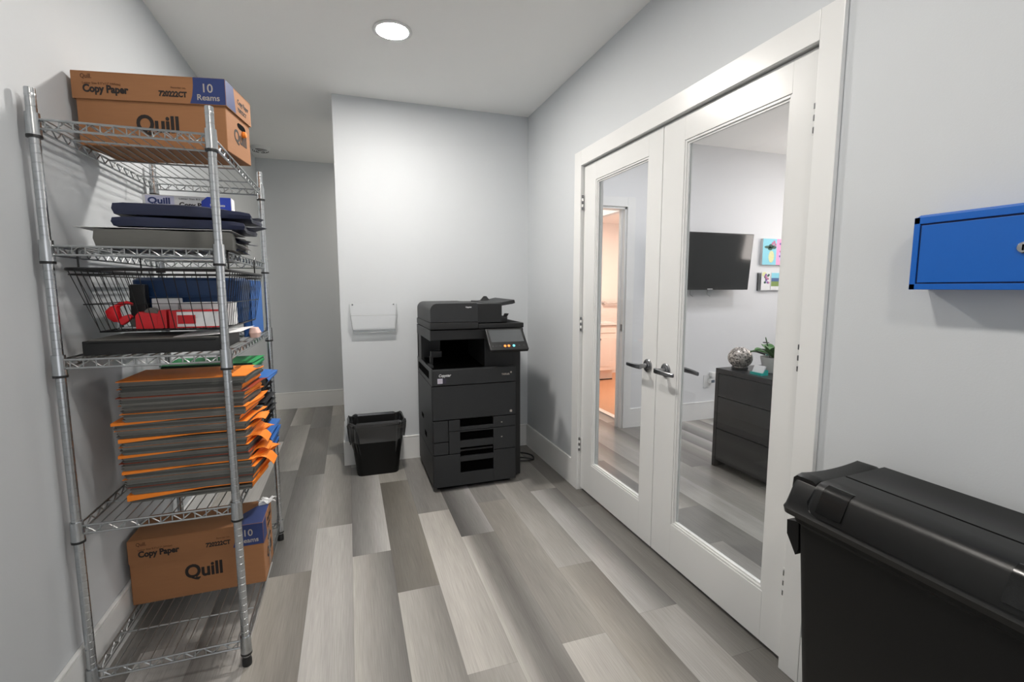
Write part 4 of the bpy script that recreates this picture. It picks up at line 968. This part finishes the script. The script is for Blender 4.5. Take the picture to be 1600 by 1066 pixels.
m.lathe(pf, SILV, (2.668, 2.69, DZ), 36); m.build('vase_body', vs)
MB().lathe([(.050, 0), (.055, .003), (.055, .012), (.048, .014)], BLKP, (2.668, 2.69, DZ+.0003), 30).build('vase_foot', vs)
pp = thing('potted_orchid', 'green leaved potted orchid in a white pot on the dresser', 'potted plant', (2.775, 2.50, DZ))
px, py = 2.775, 2.50
m = MB(); m.lathe([(.060, 0), (.064, .003), (.084, .10), (.086, .105), (.080, .107), (.076, .095), (.06, .01)], POTW, (px, py, DZ), 36); m.build('pot', pp)
MB().lathe([(.077, .088), (.077, .0935), (.04, .098), (.0001, .10)], SOIL, (px, py, DZ), 24).build('soil', pp)
def leaf(az, ln, w_, rise, mm=LEAF):
    def fn(u, v):
        r_ = u*ln; wd = w_*(.06+.94*math.sin((u*.95+.03)*PI)**.7)*(v-.5); z_ = rise*math.sin(u*1.9)-.12*u*u*ln+abs(v-.5)*.02
        return (px+math.cos(az)*r_-math.sin(az)*wd, py+math.sin(az)*r_+math.cos(az)*wd, DZ+.095+z_)
    return MB().grid(fn, 12, 6, mm, .0015)
for az, ln, w_, rs in ((2.2, .15, .07, .05), (2.9, .14, .085, .075), (3.7, .15, .09, .10), (.4, .15, .08, .06), (1.3, .14, .08, .09), (4.5, .17, .09, .13), (5.3, .15, .075, .09)): leaf(az, ln, w_, rs).build('leaf', pp)
MB().tube([(px, py, DZ+.09), (px-.02, py+.03, DZ+.17), (px-.03, py+.05, DZ+.24)], .003, LEAF, 6).build('stem', pp)
m = MB(); m.tube([(px-.01, py+.02, DZ+.09), (px-.03, py+.05, DZ+.235)], .0025, BLKP, 6); m.box(px-.045, px-.015, py+.03, py+.06, DZ+.20, DZ+.206, BLKP, .002); m.build('support_stake', pp)
wc = thing('watering_can', 'small teal watering can behind the white orchid pot', 'watering can', (2.74, 2.62, DZ))
m = MB(); m.lathe([(.045, 0), (.048, .004), (.042, .10), (.036, .125), (.0001, .128)], TEAL, (2.905, 2.63, DZ), 24); m.build('can_body', wc)
MB().tube([(2.87, 2.66, DZ+.10), (2.83, 2.70, DZ+.115), (2.78, 2.74, DZ+.118)], [.009, .006, .004], BLKP, 8).build('spout', wc)
cd = thing('card_holder', 'small teal business card holder at the front edge of the dresser', 'card holder', (2.60, 2.46, DZ))
m = MB(); m.prism([(0, 0), (.06, 0), (.06, .034), (.05, .036), (.012, .012), (.006, .016), (0, .016)], .095, TEAL, facing((2.575, 2.505, DZ), (1, 0, 0), (0, 0, 1))); m.build('holder', cd)
m = MB()
m.hexa([(2.590, 2.415, DZ+.016), (2.596, 2.415, DZ+.012), (2.596, 2.502, DZ+.012), (2.590, 2.502, DZ+.016)], [(2.612, 2.415, DZ+.062), (2.622, 2.415, DZ+.058), (2.622, 2.502, DZ+.058), (2.612, 2.502, DZ+.062)], WHITEP)
m.build('cards', cd)
M2 = facing((2.5965, 2.49, DZ+.034), (0, -1, 0), Vector((.022, 0, .046)))
# washroom fittings
vn = thing('vanity_cabinet', 'white vanity cabinet with panel doors inside the warm lit washroom', 'vanity', (3.35, 6.1, 0))
m = MB(); m.box(2.95, 3.58, 5.89, 6.395, .15, .795, VANW, .002); m.box(2.97, 3.56, 5.94, 6.39, .007, .15, VANW); m.box(2.97, 3.56, 5.935, 5.94, .007, .02, HOLE); m.build('cabinet_body', vn)
for xa, xb in ((2.955, 3.262), (3.268, 3.575)):
    d_ = MB(); d_.box(xa, xb, 5.872, 5.89, .155, .68, VANW, .003); d_.box(xa+.05, xb-.05, 5.866, 5.873, .21, .63, VANW, .004); d_ = d_.build('cabinet_door', vn)
    MB().lathe([(.006, 0), (.006, .012), (.014, .018), (.012, .026), (.0001, .028)], BLKP, (xa+.04, 5.872, .60), 16, Matrix.Rotation(PI/2, 4, 'X')).build('knob', d_)
MB().box(2.955, 3.575, 5.872, 5.89, .688, .79, VANW, .003).build('drawer_front', vn)
m = MB(); m.box(2.93, 3.60, 5.85, 6.397, .797, .835, POTW, .006); m.box(2.93, 3.60, 6.38, 6.397, .835, .92, POTW, .004); m.build('countertop', vn)
m = MB(); m.tube([(3.27, 6.28, .835), (3.27, 6.28, .94), (3.27, 6.22, .98), (3.27, 6.15, .96)], .011, CHROME2, 10); m.lathe([(.025, 0), (.022, .01)], CHROME2, (3.27, 6.28, .835), 16); m.build('faucet', vn)
gb = thing('grab_bar', 'metal grab bar on the warm lit washroom wall above the vanity', 'grab bar', (3.9, 6.39, 1.09))
MB().tube([(3.66, 6.4, 1.09), (3.66, 6.35, 1.09), (3.67, 6.34, 1.09), (4.16, 6.34, 1.09), (4.17, 6.35, 1.09), (4.17, 6.4, 1.09)], .016, CHROME2, 10).build('bar', gb)
for x in (3.66, 4.17): MB().lathe([(.036, 0), (.036, .004), (.03, .006)], CHROME2, (x, 6.4, 1.09), 20, Matrix.Rotation(PI/2, 4, 'X')).build('flange', gb)

# ------------------------------------------------------------------ world and view
wd = bpy.data.worlds.new('world'); SC.world = wd; wd.use_nodes = True
wd.node_tree.nodes['Background'].inputs[0].default_value = (.8, .86, 1, 1); wd.node_tree.nodes['Background'].inputs[1].default_value = .3
SC.view_settings.view_transform = 'Standard'; SC.view_settings.look = 'None'; SC.view_settings.gamma = 1; SC.view_settings.use_curve_mapping = False
SC.view_settings.exposure = 3.0
SC.cycles.max_bounces = 10; SC.cycles.diffuse_bounces = 6; SC.cycles.transparent_max_bounces = 16; SC.cycles.sample_clamp_indirect = 6
SC.cycles.use_denoising = True
